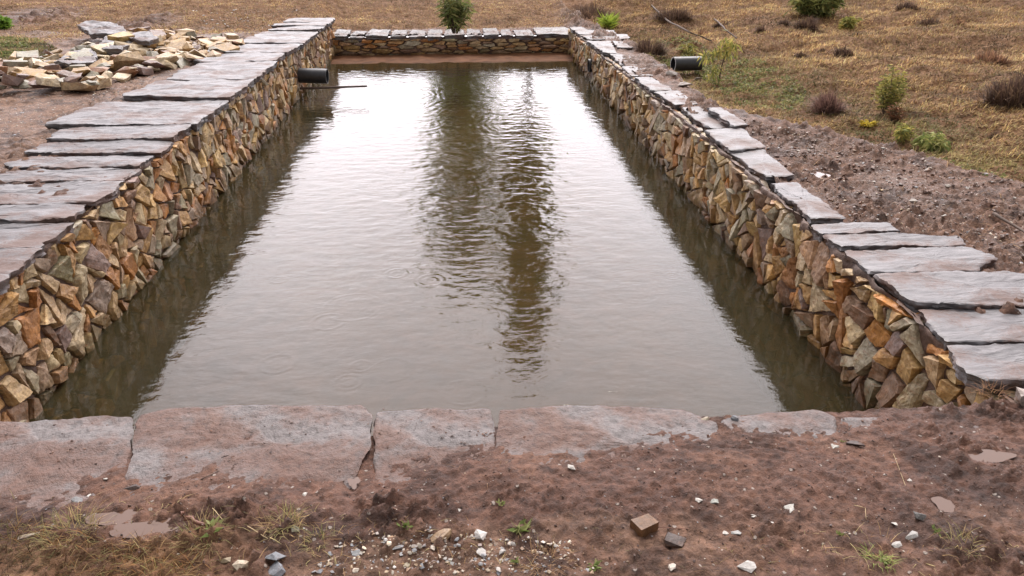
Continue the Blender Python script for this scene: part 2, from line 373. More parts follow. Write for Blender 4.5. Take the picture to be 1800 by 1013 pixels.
cols = np.stack([g.ravel(), np.clip(gravel, 0, 1).ravel(), pale.ravel()], 1)
gnd = link('ground', npmesh('ground', V, F, cols, True), M_GROUND); tag(gnd, kind='structure')

# ------------------------------------------------------------------ water
def ripples(x, y):
    h = np.zeros_like(x); dist = y
    act = .22 + .78 * sm(4.2, 7.5, y) ; cen = np.exp(-((x - .25) / 1.25) ** 2) * np.exp(-((y - 6.6) / 2.3) ** 2)
    calm = 1 - .65 * sm(.9, 1.8, x) * (1 - sm(8, 12, y))
    h += fbm(x * .5, y, 9.0, 3, .55, off=2) * .00155 * (.30 + .62 * act + .9 * cen) * calm
    h += fbm(x * .5, y, 15.0, 2, .5, off=29) * .00042 * (.15 + .6 * act + .9 * cen) * calm
    h += fbm(x * .8, y, 3.0, 2, .5, off=7) * .0013 * (.5 + .5 * act)
    for (px, py, lam, rad, a) in [(1010, 215, .095, 2.9, .00042), (915, 330, .075, .8, .00022), (560, 170, .12, 3.2, .00040), (757, 493, .07, .4, .0002), (600, 600, .16, 1.2, .0002)]:
        c = at(px, py, WZ); d = np.hypot(x - c[0], y - c[1]); wob = fbm(x, y, 1.3, 3, off=13) * .16
        h += a * np.sin(2 * math.pi * (d + wob) / lam) * np.exp(-(d / rad) ** 2) * (1 - np.exp(-(d / .12) ** 2)) * (.45 + .9 * np.clip(.5 + fbm(x, y, .9, 2, off=19), 0, 1))
    for (px, py, rp, a) in [(490, 492, 13, 1), (697, 481, 18, 1.3), (757, 493, 22, 1.6), (620, 540, 50, .7), (577, 566, 28, 1), (635, 644, 18, .9), (612, 672, 24, .9), (487, 640, 30, .8), (1182, 485, 12, 1), (815, 690, 37, .7), (773, 556, 7, 1), (1007, 270, 8, 1.2), (1060, 280, 10, 1.2), (1142, 366, 8, 1.2), (915, 318, 24, 1.5), (690, 650, 36, .6), (1120, 515, 40, .4), (390, 420, 10, 1), (585, 455, 22, .5)]:
        c = at(px, py, WZ); D = depth(c); r = rp * D / FPX; d = np.hypot(x - c[0], y - c[1]); lam = .042
        h += a * .00085 * np.cos(2 * math.pi * (d - r) / lam) * np.exp(-((d - r) / .026) ** 2)
        h += a * .00050 * np.cos(2 * math.pi * (d - r * .45) / lam) * np.exp(-((d - r * .45) / .022) ** 2)
    return h
wx = spaced([(XL - .12, XR + .12, .0105)]); wy = spaced([(YN - .05, 7, .0095), (7, 14.45, .019)])
X, Y, F = grid(wx, wy); Zw = WZ + ripples(X, Y)
wat = link('water', npmesh('water', np.stack([X.ravel(), Y.ravel(), Zw.ravel()], 1), F, None, True), M_WATER); tag(wat, kind='structure')
bx = spaced([(XL - .2, XR + .2, .06)]); by = spaced([(YN - .15, 14.6, .06)])
X, Y, F = grid(bx, by); Zb = -1.35 + .10 * fbm(X, Y, 1.2, 4) * (1 - sm(12.5, 13.6, Y)) + .71 * sm(13.0, 13.9, Y) + .015 * fbm(X, Y, 2.5, 4) * sm(13, 14, Y) + .02 * sm(13.9, 14.6, Y) + .35 * sm(3.3, 2.5, Y)
bed = link('pond_bed', npmesh('pond_bed', np.stack([X.ravel(), Y.ravel(), Zb.ravel()], 1), F, None, True), M_BED); tag(bed, kind='structure')
mp_, tp_, bp_ = mat('puddle_water'); bp_.inputs['Specular IOR Level'].default_value = .35; bp_.inputs['Base Color'].default_value = (.115, .064, .042, 1); bp_.inputs['Roughness'].default_value = .06
PL = ['long shallow puddle of brown water in the mud above the dry grass', 'small arm of brown puddle water beside the long puddle at lower left', 'small brown puddle in the joint between two paving slabs',
      'ochre puddle in the mud below the end of the right wall', 'small oval brown puddle beside a dark grey stone', 'thin ochre puddle on the muddy bank behind the right wall']
for lv_i, ((cx, cy, rx, ry, ro, z), lb) in enumerate(zip(PUD, PL)):
    a = np.linspace(0, 2 * math.pi, 49)[:-1]; rr = (1.35 if lv_i != 2 else .6) + .15 * np.sin(a * 3 + cx) + .1 * np.cos(a * 5)
    V = np.stack([cx + rx * rr * np.cos(a), cy + ry * rr * np.sin(a), np.full(48, z)], 1)
    V = np.vstack([V, [[cx, cy, z]]]); F = np.stack([np.arange(48), (np.arange(48) + 1) % 48, np.full(48, 48)], 1)
    tag(link('puddle', npmesh('puddle', V, F), mp_), lb, 'puddle', 'puddles in the mud', kind='structure')

# ------------------------------------------------------------------ stones
PAL = [(.40, .25, .11), (.33, .155, .05), (.45, .35, .21), (.27, .235, .155), (.19, .115, .075), (.30, .20, .13), (.36, .17, .065), (.32, .285, .21), (.20, .14, .12), (.40, .27, .12)]
PW = [.22, .10, .15, .09, .08, .12, .06, .07, .02, .09]
def pick(rs, pale=0.0):
    c = np.array(PAL[rs.choice(len(PAL), p=np.array(PW) / sum(PW))]); c = c * (1 + .45 * (rs.rand() - .5)) * (1 + .06 * (rs.rand(3) - .5)); lum = c.mean(); c = np.maximum(lum + (c - lum) * 1.10, .01)
    return c * (1 - pale) + np.array([.42, .36, .27]) * pale
def hull(points, cut, amp, seed, sc_=18):
    bm = bmesh.new()
    for p in points: bm.verts.new(p)
    r = bmesh.ops.convex_hull(bm, input=bm.verts)
    for v in [v for v in bm.verts if not v.link_faces]: bm.verts.remove(v)
    for k in range(6):
        es = [e for e in bm.edges if e.calc_length() > cut]
        if not es: break
        bmesh.ops.subdivide_edges(bm, edges=es, cuts=1); bmesh.ops.triangulate(bm, faces=[f for f in bm.faces if len(f.verts) > 3])
    bm.normal_update(); off = Vector((seed * 3.1, seed * 1.7, 0))
    for v in bm.verts:
        n = mn.fractal(v.co * sc_ + off, .9, 2.1, 3); n2 = mn.noise(v.co * sc_ * .35 + off)
        v.co += v.normal * (amp * n + amp * 1.1 * n2)
    bm.verts.index_update()
    V = np.array([v.co[:] for v in bm.verts]); F = np.array([[v.index for v in f.verts] for f in bm.faces]); bm.free(); return V, F
def clip(poly, n, d):
    outp = []
    for i in range(len(poly)):
        a = poly[i]; b = poly[(i + 1) % len(poly)]; da = a @ n - d; db = b @ n - d
        if da <= 0: outp.append(a)
        if (da < 0) != (db < 0) and abs(da - db) > 1e-12: outp.append(a + (b - a) * (da / (da - db)))
    return outp
def cells(u0, u1, v0, v1, rmin, rmax, rs, asp=1.25, squash=1.0):
    pts = []; rad = []; tries = 0
    W = (u1 - u0) / asp
    while tries < 14000:
        r = rmin + (rmax - rmin) * rs.rand() ** 1.5 if tries < 4000 else rmin
        p = np.array([rs.rand() * W, v0 + rs.rand() * (v1 - v0)]); tries += 1
        if pts:
            A = np.array(pts); d = np.hypot(A[:, 0] - p[0], A[:, 1] - p[1])
            if (d < (np.array(rad) + r) * .86).any(): continue
        pts.append(p); rad.append(r)
    A = np.array(pts); Rr = np.array(rad); res = []
    for i in range(len(A)):
        d = np.hypot(*(A - A[i]).T); nb = np.argsort(d)[1:22]
        poly = [A[i] + np.array(q) * .6 for q in ((-1, -1), (1, -1), (1, 1), (-1, 1))]
        for j in nb:
            n = A[j] - A[i]; L = np.hypot(*n); n = n / L; m_ = (L * L + Rr[i] ** 2 - Rr[j] ** 2) / (2 * L)
            poly = clip(poly, n, A[i] @ n + m_ - .0035)
            if len(poly) < 3: break
        if len(poly) < 3: continue
        poly = clip(poly, np.array([0, 1.]), v1); poly = clip(poly, np.array([0, -1.]), -v0) if len(poly) > 2 else poly
        if len(poly) < 3: continue
        poly = clip(poly, np.array([1., 0]), W); poly = clip(poly, np.array([-1., 0]), 0) if len(poly) > 2 else poly
        if len(poly) < 3: continue
        P = np.array(poly); P[:, 0] = P[:, 0] * asp + u0; res.append(P)
    return res
def split_cells(u0, u1, v0, v1, amin, amax, rs):
    st = [np.array([(u0, v0), (u1, v0), (u1, v1), (u0, v1)], float)]; res = []
    while st:
        P = st.pop(); A = .5 * abs(np.dot(P[:, 0], np.roll(P[:, 1], -1)) - np.dot(P[:, 1], np.roll(P[:, 0], -1)))
        if A < amin + (amax - amin) * rs.rand() ** 1.6:
            res.append(P); continue
        c = P.mean(0); Q = P - c; w_, v_ = np.linalg.eigh(Q.T @ Q); ax = v_[:, 1]; L = Q @ ax; el = math.sqrt(w_[1] / max(w_[0], 1e-9))
        if el < 1.35 and rs.rand() < .5: ax = v_[:, 0]; L = Q @ ax
        a = rs.normal(0, .30); ax = np.array([ax[0] * math.cos(a) - ax[1] * math.sin(a), ax[0] * math.sin(a) + ax[1] * math.cos(a)])
        d = c @ ax + (L.max() - L.min()) * rs.uniform(-.16, .16)
        for sg in (1, -1):
            q = clip(list(P), ax * sg, d * sg - .0045)
            if len(q) >= 3: st.append(np.array(q))
    out_ = []
    for P in res:
        c = P.mean(0); a = rs.normal(0, .07); Rm = np.array([[math.cos(a), -math.sin(a)], [math.sin(a), math.cos(a)]])
        P = c + (P - c) @ Rm.T
        # knock off a corner now and then
        if len(P) >= 4 and rs.rand() < .55:
            k = rs.randint(len(P)); p = P[k]; a_ = p + (P[k - 1] - p) * rs.uniform(.12, .4); b_ = p + (P[(k + 1) % len(P)] - p) * rs.uniform(.12, .4)
            P = np.vstack([P[:k], [a_, b_], P[k + 1:]])
        out_.append(P)
    return out_
def parea(P): x, y = P[:, 0], P[:, 1]; return .5 * abs(np.dot(x, np.roll(y, -1)) - np.dot(y, np.roll(x, -1)))
def wall_stone(P, mapf, rs, seed, cut, bulge):
    c = P.mean(0); s = math.sqrt(parea(P)); h = bulge * (.3 + .95 * rs.rand()) ; tilt = (rs.rand(2) - .5) * 1.0
    pts = []
    k = .91 + .08 * rs.rand(); k0 = .99
    sh = (rs.rand(2) - .5) * s * .22
    for q in P:
        d = q - c
        if rs.rand() < .15: d = d * (.86 + .1 * rs.rand())
        pts.append((*(c + d * k0), -.09)); pts.append((*(c + d * (k0 - .01)), h * .30 + d @ tilt * .25))
        d2 = d * (k * (.88 + .13 * rs.rand())); pts.append((*(c + d2 + sh * .3), max(.003, h + d2 @ tilt * .62 + rs.normal(0, .0065))))
    V, F = hull([mapf(*p) for p in pts], cut, .0060 + .004 * rs.rand(), seed, 22)
    return V, F
def build_wall(name, label, u0, u1, capf, mapf, facing, rs, vbot=-1.12, near_u=None, rmin=.036, rmax=.138, bodybox=None, holes=(), asp=.92, bulge=.029, topgap=.045):
    root = empty(name, mapf((u0 + u1) / 2, -1.3, -.2)); tag(root, label, 'stone wall', 'rubble walls around the pond'); inv = Matrix.Translation(-Vector(root.location))
    st = []; cl = split_cells(u0, u1, vbot, .12, .009, .044, rs) if asp < 2 else cells(u0, u1, vbot, .12, rmin, rmax, rs, asp); lean = 0
    for i, P in enumerate(cl):
        c = P.mean(0); top = capf(c[0]) - topgap
        if P[:, 1].min() > top - .03: continue
        P = P.copy(); P[:, 1] = np.minimum(P[:, 1], top); P[:, 0] += lean * (P[:, 1] + .5) * facing * facing
        if P[:, 0].min() < u0 - .02 or P[:, 0].max() > u1 + .05: continue
        cc_ = P.mean(0); P = cc_ + (P - cc_) * (.995 - .10 * rs.rand() ** 2)
        if parea(P) < .0018: continue
        if any(abs(c[0] - hu) < hr * 1.05 and abs(c[1] - hv) < hr * 1.05 for hu, hv, hr in holes): continue
        near = c[0]; cut = .026 if near < 4.6 else (.042 if near < 8 else .08)
        if c[1] < WZ - .25: cut = .12
        V, F = wall_stone(P, mapf, rs, i * .37 + u0, cut, bulge)
        vis = parea(P) / (max(c[0], 2) ** 2) if c[1] > WZ - .08 else 0
        col = pick(rs, .45 * rs.rand() if rs.rand() < .5 else 0) * 1.08
        wl = sm(WZ + .15, WZ + .06, V[:, 2] + .05 * fbm(V[:, 1] * 3, V[:, 2] * 3, 2, 2))[:, None]      # silt and weed left at the waterline
        st.append((vis, V, F, col[None] * (1 - wl * np.array([.55, .58, .68]))))
    st.sort(key=lambda s: -s[0])
    lo = np.array(root.location)
    for vis, V, F, col in st[:100]:
        cc = V.mean(0); me = npmesh('wall_stone', V - cc, F, np.broadcast_to(col, (len(V), 3)))
        link('wall_stone', me, M_ROCK, root, Vector(cc - lo))
    rest = st[100:]; off = 0; Vs = []; Fs = []; Cs = []
    for vis, V, F, col in rest: Vs.append(V - lo); Fs.append(F + off); off += len(V); Cs.append(np.broadcast_to(col, (len(V), 3)))
    if Vs: tag(link('rubble_stonework', npmesh('rubble_stonework', np.vstack(Vs), np.vstack(Fs), np.vstack(Cs)), M_ROCK, root), kind='stuff')
    # earth packing between the stones
    us = spaced([(u0, min(u1, 7), .03), (min(u1, 7), u1, .07)]) if u1 > 7 else spaced([(u0, u1, .05)])
    vs = spaced([(-1.4, .10, .03)])
    U, Vv, F = grid(us, vs); top = capf(U) - .02; Vc = np.minimum(Vv, top)
    nn = fbm(U, Vv, 9, 4, .6, off=facing * 7 + 4) * .020 + .03 * sm(-.16, -.03, Vv - top) * (fbm(U, Vv, 4, 2, off=3) + .3) - .014
    pts = np.array([mapf(a, b, c) for a, b, c in zip(U.ravel(), Vc.ravel(), nn.ravel())]) - lo
    if facing < 0: F = F[:, ::-1]
    me = npmesh('earth_packing', pts, F, None, True); link('earth_packing', me, M_MUD, root)
    # back and top of the wall core
    a0 = np.array(mapf(u0, -1.5, -.03)); b0 = np.array(mapf(u1, -1.5, -.38)); lo2 = np.minimum(a0, b0); hi2 = np.maximum(a0, b0)
    hi2[2] = min(capf(u0), capf(u1)) - .07
    bm = bmesh.new(); bmesh.ops.create_cube(bm, size=1)
    for v in bm.verts: v.co = Vector([(lo2[k] + hi2[k]) / 2 + v.co[k] * (hi2[k] - lo2[k]) - lo[k] for k in range(3)])
    me = bpy.data.meshes.new('wall_core'); bm.to_mesh(me); bm.free(); link('wall_core', me, M_MUD, root)
    return root
def bowL(u): return -.03 * math.sin(max(0, u - 3) * .55)
mapL = lambda u, v, n: (XL + n - .02 * (v + .65), u, v)
mapR = lambda u, v, n: (XR - n + .02 * (v + .65) - .0, u, v)
mapF = lambda u, v, n: (u, 14.60 - n, v)
rsw = np.random.RandomState(11)
capFf = lambda u: FARZ + 0 * np.asarray(u, float)
wallL = build_wall('stone_wall', 'long left wall of rough ochre rubble stones with slate coping, beside the loose stone heap', 2.2, 14.75, capL, mapL, 1, rsw)
wallR = build_wall('stone_wall', 'long right wall of rough ochre rubble stones, pierced by a round drain hole, beside the muddy bank', 2.2, 14.75, capR, mapR, -1, np.random.RandomState(23), holes=[(12.05, -.42, .13)])
wallF = build_wall('stone_wall', 'short low far wall of thin flat stones closing the pond below the grassy slope', XL - .05, XR + .05, capFf, mapF, -1, np.random.RandomState(31), vbot=-.66, rmin=.026, rmax=.055, asp=4.2, bulge=.03, topgap=.05)
# near wall: only its paving is seen from above
wallN = empty('stone_wall', (0, 2.2, -.6)); tag(wallN, 'near wall under the broad muddy paving slabs in the foreground', 'stone wall', 'rubble walls around the pond')
def box(name, a, b, m, parent):
    lo = np.array(parent.location); bm = bmesh.new(); bmesh.ops.create_cube(bm, size=1)
    for v in bm.verts: v.co = Vector([(a[k] + b[k]) / 2 + v.co[k] * (b[k] - a[k]) - lo[k] for k in range(3)])
    me = bpy.data.meshes.new(name); bm.to_mesh(me); bm.free(); return link(name, me, m, parent)
box('wall_core', (XL - .3, 1.9, -1.45), (XR + .3, 2.26, -.06), M_MUD, wallN)
Vs = []; Fs = []; Cs = []; off = 0; rs = np.random.RandomState(41)
for i, P in enumerate(cells(XL, XR, -1.1, -.085, .07, .13, rs)):
    if parea(P) < .002: continue
    V, F = wall_stone(P, lambda u, v, n: (u, 2.27 + n, v), rs, i * .4, .12, .04); Vs.append(V - np.array(wallN.location)); Fs.append(F + off); off += len(V); Cs.append(np.tile(pick(rs), (len(V), 1)))
tag(link('rubble_stonework', npmesh('rubble_stonework', np.vstack(Vs), np.vstack(Fs), np.vstack(Cs)), M_ROCK, wallN), kind='stuff')

# ------------------------------------------------------------------ slate slabs
def slab_mesh(poly, z, th, seed, zf=None, jag=.014, cell=.03, rel=.006, round_=.35, pitch=0.0):
    """poly: corner points (x,y); irregular split-stone slab, top at z, thickness th"""
    P = np.array(poly, float)[:, :2]; A = np.sum(P[:, 0] * np.roll(P[:, 1], -1) - P[:, 1] * np.roll(P[:, 0], -1))
    if A < 0: P = P[::-1]
    c = P.mean(0); B = []
    for i in range(len(P)):
        a, b = P[i], P[(i + 1) % len(P)]; n = max(2, int(np.hypot(*(b - a)) / cell))
        for k in range(n): B.append(a + (b - a) * k / n)
    B = np.array(B)
    for _ in range(2): B = B * (1 - round_ * .5) + (np.roll(B, 1, 0) + np.roll(B, -1, 0)) * round_ * .25
    nrm = np.roll(B, -1, 0) - np.roll(B, 1, 0); nrm = np.stack([nrm[:, 1], -nrm[:, 0]], 1); nrm /= np.maximum(np.hypot(nrm[:, 0], nrm[:, 1]), 1e-6)[:, None]
    j = fbm(B[:, 0] + seed, B[:, 1] - seed, 5, 4, .6) * jag * 1.3 + fbm(B[:, 0] * 3, B[:, 1] * 3 + seed, 12, 2) * jag * .5
    B = B + nrm * j[:, None]
    n = len(B); span = max(np.ptp(P[:, 0]), np.ptp(P[:, 1])); nr = max(6, int(min(np.ptp(P[:, 0]), np.ptp(P[:, 1])) / 2 / cell * .9)) + 3
    ts = list(np.linspace(0, .92, nr))[1:] + [.965, 1.0]
    tx, ty = (random.Random(seed).random() - .5) * .02, (random.Random(seed + 1).random() - .5) * .03 - pitch
    def top(p, t):
        x, y = p[:, 0], p[:, 1]; s = fbm(x * 1.0 + seed * 7, y * 2.6, 2.2, 4, .55); q5 = s * 4; st = (np.floor(q5) + sm(.35, .65, q5 - np.floor(q5))) / 4
        h = rel * (1.9 * st + .3 * s) + rel * .5 * fbm(x, y * 3, 14, 3, off=seed)
        zz = z if zf is None else zf(x, y)
        return zz + (p[:, 0] - c[0]) * tx + (p[:, 1] - c[1]) * ty + h
    V = [np.array([[c[0], c[1], top(c[None], 0)[0]]])]; rings = []
    off = 1
    for t in ts:
        p = c + (B - c) * t; zz = top(p, t)
        if t == 1.0: zz = zz - .004
        V.append(np.column_stack([p, zz])); rings.append(off); off += n
    last = V[-1]
    rr = np.random.RandomState(int(seed * 100) % 100000)
    for k in range(1, 6):
        inset = (fbm(B[:, 0] * 2 + k * 5, B[:, 1] * 2 + seed, 4, 3) * .016 + rr.normal(0, .0015, n)) * (1.0) - .004 * k
        p = B + nrm * inset[:, None]; zz = last[:, 2] - th * k / 5; V.append(np.column_stack([p, zz])); rings.append(off); off += n
    V.append(np.array([[c[0], c[1], V[-1][:, 2].mean()]])); V = np.vstack(V)
    i = np.arange(n); i2 = (i + 1) % n
    T = [np.stack([np.zeros(n, int), rings[0] + i, rings[0] + i2], 1)]; Q = []
    for a, b in zip(rings[:-1], rings[1:]): Q.append(np.stack([a + i, b + i, b + i2, a + i2], 1))
    T.append(np.stack([rings[-1] + i2, rings[-1] + i, np.full(n, off)], 1))
    o = np.array([c[0], c[1], z])
    me = npmesh('slab', V - o, [np.vstack(T), np.vstack(Q)], None, False)
    sm_ = np.zeros(len(me.polygons), bool); sm_[:] = True
    me.polygons.foreach_set('use_smooth', sm_)
    try: me.set_sharp_from_angle(angle=R(38))
    except Exception: pass
    me.name = 'coping_slab'
    return me, o
def coping(parent, poly, z, th, seed, m=M_SLATE, **kw):
    me, o = slab_mesh(poly, z, th, seed, **kw); return link('coping_slab', me, m, parent, Vector(o) - Vector(parent.location))
# left wall
LB = [(47, 435), (92, 389), (153, 357), (200, 314), (223, 292), (250, 268), (274, 248), (302, 221), (385, 172), (405, 157), (447, 137), (470, 118), (500, 100), (515, 80), (535, 66), (547, 55), (560, 46)]
LY = [2.42, 2.78, 3.18, 3.52] + [at(x, y, capL(6 if y > 120 else 13))[1] for x, y in LB] + [14.35, 15.0]
LLEN = [1.3, 1.2, 1.4, 1.35, 1.3, 1.25, 1.2, 1.15, 1.0, 1.05, 1.1, 1.32, 1.2, 1.15, 1.05, 1.1, 1.15, 1.0, .95, .9, .95, .9]
rq = random.Random(4)
for i in range(len(LY) - 1):
    y0, y1 = LY[i], LY[i + 1]; g_ = .001; ln = LLEN[min(i, len(LLEN) - 1)]; xe = XL + .035 + rq.uniform(-.02, .03) - .04 * math.exp(-((y0 - 4.5) / 1.5) ** 2)
    parts_ = [(y0 + g_, y1 - g_)]
    yy0, yy1 = parts_[0]
    poly = [(xe + rq.uniform(-.02, .01), yy0), (xe + rq.uniform(-.01, .02), yy1), (xe - ln * .5, yy1 + rq.uniform(-.015, .015)), (xe - ln + rq.uniform(0, .14), yy1 - rq.uniform(0, .06)), (xe - ln + rq.uniform(-.03, .06), (yy0 + yy1) / 2), (xe - ln + rq.uniform(.0, .16), yy0 + rq.uniform(0, .06)), (xe - ln * .5, yy0 + rq.uniform(-.02, .02))]
    coping(wallL, poly, float(capL((y0 + y1) / 2)) + rq.uniform(-.012, .014), .055 + rq.uniform(0, .02), i + .5, cell=.022 if y0 < 7 else .04, rel=.0055, pitch=rq.uniform(.008, .042), jag=.018)
# right wall
RP = [[(1001, 47), (1053, 47), (1060, 52), (1007, 53)], [(1010, 53), (1080, 53), (1084, 59), (1018, 61)], [(1020, 61), (1102, 59), (1107, 68), (1038, 71)],
      [(1030, 70), (1074, 71), (1084, 94), (1060, 92)], [(1076, 71), (1093, 72), (1113, 85), (1085, 83)], [(1072, 94), (1107, 96), (1131, 115), (1092, 114)],
      [(1092, 115), (1133, 116), (1154, 134), (1110, 134)], [(1113, 135), (1142, 134), (1183, 158), (1143, 158)], [(1150, 160), (1191, 158), (1229, 184), (1186, 185)],
      [(1195, 187), (1240, 186), (1300, 222), (1255, 228), (1225, 212)], [(1244, 189), (1266, 187), (1316, 220), (1290, 224)], [(1238, 229), (1303, 224), (1348, 258), (1284, 264)], [(1284, 266), (1340, 262), (1398, 308), (1346, 312)],
      [(1352, 319), (1402, 319), (1488, 386), (1425, 386)], [(1426, 393), (1560, 392), (1585, 406), (1446, 410)], [(1452, 412), (1690, 413), (1702, 429), (1478, 435)],
      [(1486, 438), (1700, 432), (1755, 455), (1712, 476), (1528, 479)], [(1535, 481), (1700, 474), (1910, 478), (1910, 537), (1700, 537), (1605, 531)], [(1612, 538), (1920, 541), (1920, 603), (1665, 601)], [(1668, 606), (1700, 604), (1930, 604), (1940, 673), (1735, 674), (1700, 655)]]
for i, pl in enumerate(RP):
    yb = 14 if i < 3 else (11 if i < 7 else (8 if i < 10 else 5))
    z = float(capR(yb)) + rq.uniform(-.008, .012) + (.006 if i > 13 else 0)
    if i == 10: z += .02
    pts = [at(x, y, z)[:2] for x, y in pl]
    coping(wallR, pts, z, .06 if i < 14 else .065, 40 + i, cell=.018 if i > 12 else .03, rel=.0042, pitch=.028 if i > 12 else .010)
# far wall
FB = [580, 612, 641, 684, 716, 749, 779, 819, 849, 880, 904, 941, 1012]
for i in range(len(FB) - 1):
    a = at(FB[i] + 2, 75, FARZ); b = at(FB[i + 1] - 2, 75, FARZ); yf = 14.56 + rq.uniform(-.02, .02); yk = 15.45 + rq.uniform(-.08, .08)
    fa = 14.56 / a[1]; coping(wallF, [(a[0] * fa, yf), (b[0] * fa, yf + .01), (b[0] * fa - .01, yk), (a[0] * fa + .02, yk + .02)], FARZ + rq.uniform(-.008, .022), .075, 80 + i, cell=.04, rel=.01, round_=.7)
# near paving
NP = [[(-190, 738), (0, 739), (110, 734), (180, 728), (238, 728), (233, 760), (200, 915), (-230, 915)],
      [(244, 729), (300, 716), (450, 712), (636, 711), (655, 733), (651, 790), (618, 845), (600, 915), (203, 915)],
      [(664, 722), (720, 716), (866, 716), (871, 760), (856, 915), (665, 915), (655, 800)],
      [(876, 722), (1000, 713), (1200, 719), (1260, 740), (1282, 800), (1296, 915), (860, 915)],
      [(1268, 731), (1350, 726), (1436, 722), (1466, 737), (1480, 850), (1470, 915), (1302, 915), (1286, 800)],
      [(1478, 737), (1560, 729), (1720, 724), (1740, 820), (1700, 900), (1492, 905)]]
for i, pl in enumerate(NP):
    z = .020 + [.0, .002, .0, .003, -.001, -.006][i]
    coping(wallN, [at(x, y, z)[:2] for x, y in pl], z, .07, 120 + i, M_SLATE_NEAR, cell=.015, rel=.0040, jag=.007, round_=.5)

# ------------------------------------------------------------------ loose stones
def rock_mesh(dx, dy, dz, seed, cut=None, blocky=True):
    rr = np.random.RandomState(int(seed * 1000) % 100003); pts = []
    if not blocky:
        pr_ = rr.normal(size=(13, 3)); pr_ /= np.linalg.norm(pr_, axis=1)[:, None]; pr_ *= (.36 + .16 * rr.rand(13))[:, None]; pr_[:, 0] += .35 * pr_[:, 1] * (rr.rand() - .5)
        s = max(dx, dy); return hull([p * np.array([dx, dy, dz]) * 1.08 for p in pr_], cut or s * .22, s * .02, seed, sc_=2.6 / s)
    for sx in (-1, 1):
        for sy in (-1, 1):
            for sz in (-1, 1):
                if rr.rand() < .88: pts.append(np.array([sx * (.5 - .22 * rr.rand()), sy * (.5 - .22 * rr.rand()), sz * (.5 - .16 * rr.rand())]))
    for k in range(5):
        v = rr.normal(size=3); v /= np.linalg.norm(v); pts.append(v * .5)
    pts = [p * np.array([dx, dy, dz]) for p in pts]; s = max(dx, dy)
    return hull(pts, cut or s * .28, s * .022, seed, sc_=2.2 / s)
def rock(name, x, y, dx, dy, dz, seed, col, z=None, rot=None, sink=.25, m=None, blocky=True):
    V, F = rock_mesh(dx, dy, dz, seed, None, blocky)
    me = npmesh(name, V, F, np.tile(np.array(col), (len(V), 1)))
    rr = random.Random(seed); zz = (gz(x, y) if z is None else z) + dz * (.5 - sink)
    return link(name, me, m or M_ROCK, None, (x, y, zz), rot or (rr.uniform(-.18, .18), rr.uniform(-.18, .18), rr.uniform(0, 6.28)))
pile_px = [(-60, 112), (-60, 170), (70, 168), (165, 164), (205, 148), (300, 122), (395, 98), (425, 70), (330, 68), (262, 58), (215, 62), (180, 86), (110, 102)]
pp = np.array([at(x, y, .06)[:2] for x, y in pile_px])
KEEP = [at(178, 60, .1)[:2], at(200, 85, .1)[:2], at(130, 106, .1)[:2], at(385, 98, .1)[:2], at(245, 68, .1)[:2]]
def inside(p, P):
    r = False; j = len(P) - 1
    for i in range(len(P)):
        if (P[i, 1] > p[1]) != (P[j, 1] > p[1]) and p[0] < (P[j, 0] - P[i, 0]) * (p[1] - P[i, 1]) / (P[j, 1] - P[i, 1]) + P[i, 0]: r = not r
        j = i
    return r
rs = np.random.RandomState(77); placed = []; HEAP = []
CN = [('ochre', (.48, .32, .15)), ('pale cream', (.60, .50, .34)), ('grey green', (.26, .25, .19)), ('rusty brown', (.28, .14, .07)), ('mauve brown', (.22, .15, .13)), ('tan', (.50, .37, .22))]
for layer, (tries, dmin, smin, smax) in enumerate([(2500, .19, .19, .42), (2500, .20, .17, .33), (2500, .17, .09, .17)]):
    lay = []
    for _ in range(tries):
        p = pp.min(0) + rs.rand(2) * (pp.max(0) - pp.min(0))
        if layer and any(np.hypot(*(p - k_)) < .30 for k_ in KEEP): continue
        if not inside(p, pp) or any((p[0] - q[0]) ** 2 + (p[1] - q[1]) ** 2 < dmin ** 2 for q in lay): continue
        if len(placed) > 295: break
        lay.append(p)
        a = smin + (smax - smin) * rs.rand(); b = a * (.55 + .3 * rs.rand()); hgt = a * (.20 + .22 * rs.rand())
        nm, cc = CN[rs.choice(6, p=[.24, .22, .14, .12, .10, .18])]
        size = 'large' if a > .32 else ('medium' if a > .19 else 'small')
        zz = gz(*p) + [0, .045, .07][layer] + .05 * math.exp(-((p[0] + 4.5) / .8) ** 2)
        o = rock('loose_stone', p[0], p[1], a, b, hgt, float(rs.rand() * 97 + layer), np.array(cc) * (1 + .2 * (rs.rand() - .5)), z=zz, rot=(rs.normal(0, .22), rs.normal(0, .22), rs.rand() * 6.28), sink=.22, blocky=rs.rand() < .45)
        placed.append(p); HEAP.append((o, size, nm))
def scr(o):
    v = np.array(o.location) - np.array([0, 0, H]); return 900 + FPX * (v @ RV) / (v @ FV), 506.5 - FPX * (v @ UV) / (v @ FV)
ORD = 'first second third fourth fifth sixth seventh eighth ninth tenth eleventh twelfth thirteenth fourteenth fifteenth sixteenth'.split()
ysr = sorted(scr(h[0])[1] for h in HEAP); qs = [ysr[int(len(ysr) * k / 4)] for k in (1, 2, 3)]; keyd = {}
for o, size, nm in HEAP:
    yy = scr(o)[1]; row = 'back' if yy < qs[0] else ('upper middle' if yy < qs[1] else ('lower middle' if yy < qs[2] else 'front'))
    keyd.setdefault((size, nm, row), []).append(o)
for (size, nm, row), lst in keyd.items():
    lst.sort(key=lambda o: scr(o)[0])
    for k_, o in enumerate(lst):
        lb = ('only %s %s stone in the %s row of the rubble heap' % (size, nm, row)) if len(lst) == 1 else '%s %s stone in the %s row of the rubble heap, %s from left' % (size, nm, row, ORD[min(k_, 15)])
        tag(o, lb, 'stone', 'loose rubble stones heaped behind the left wall')
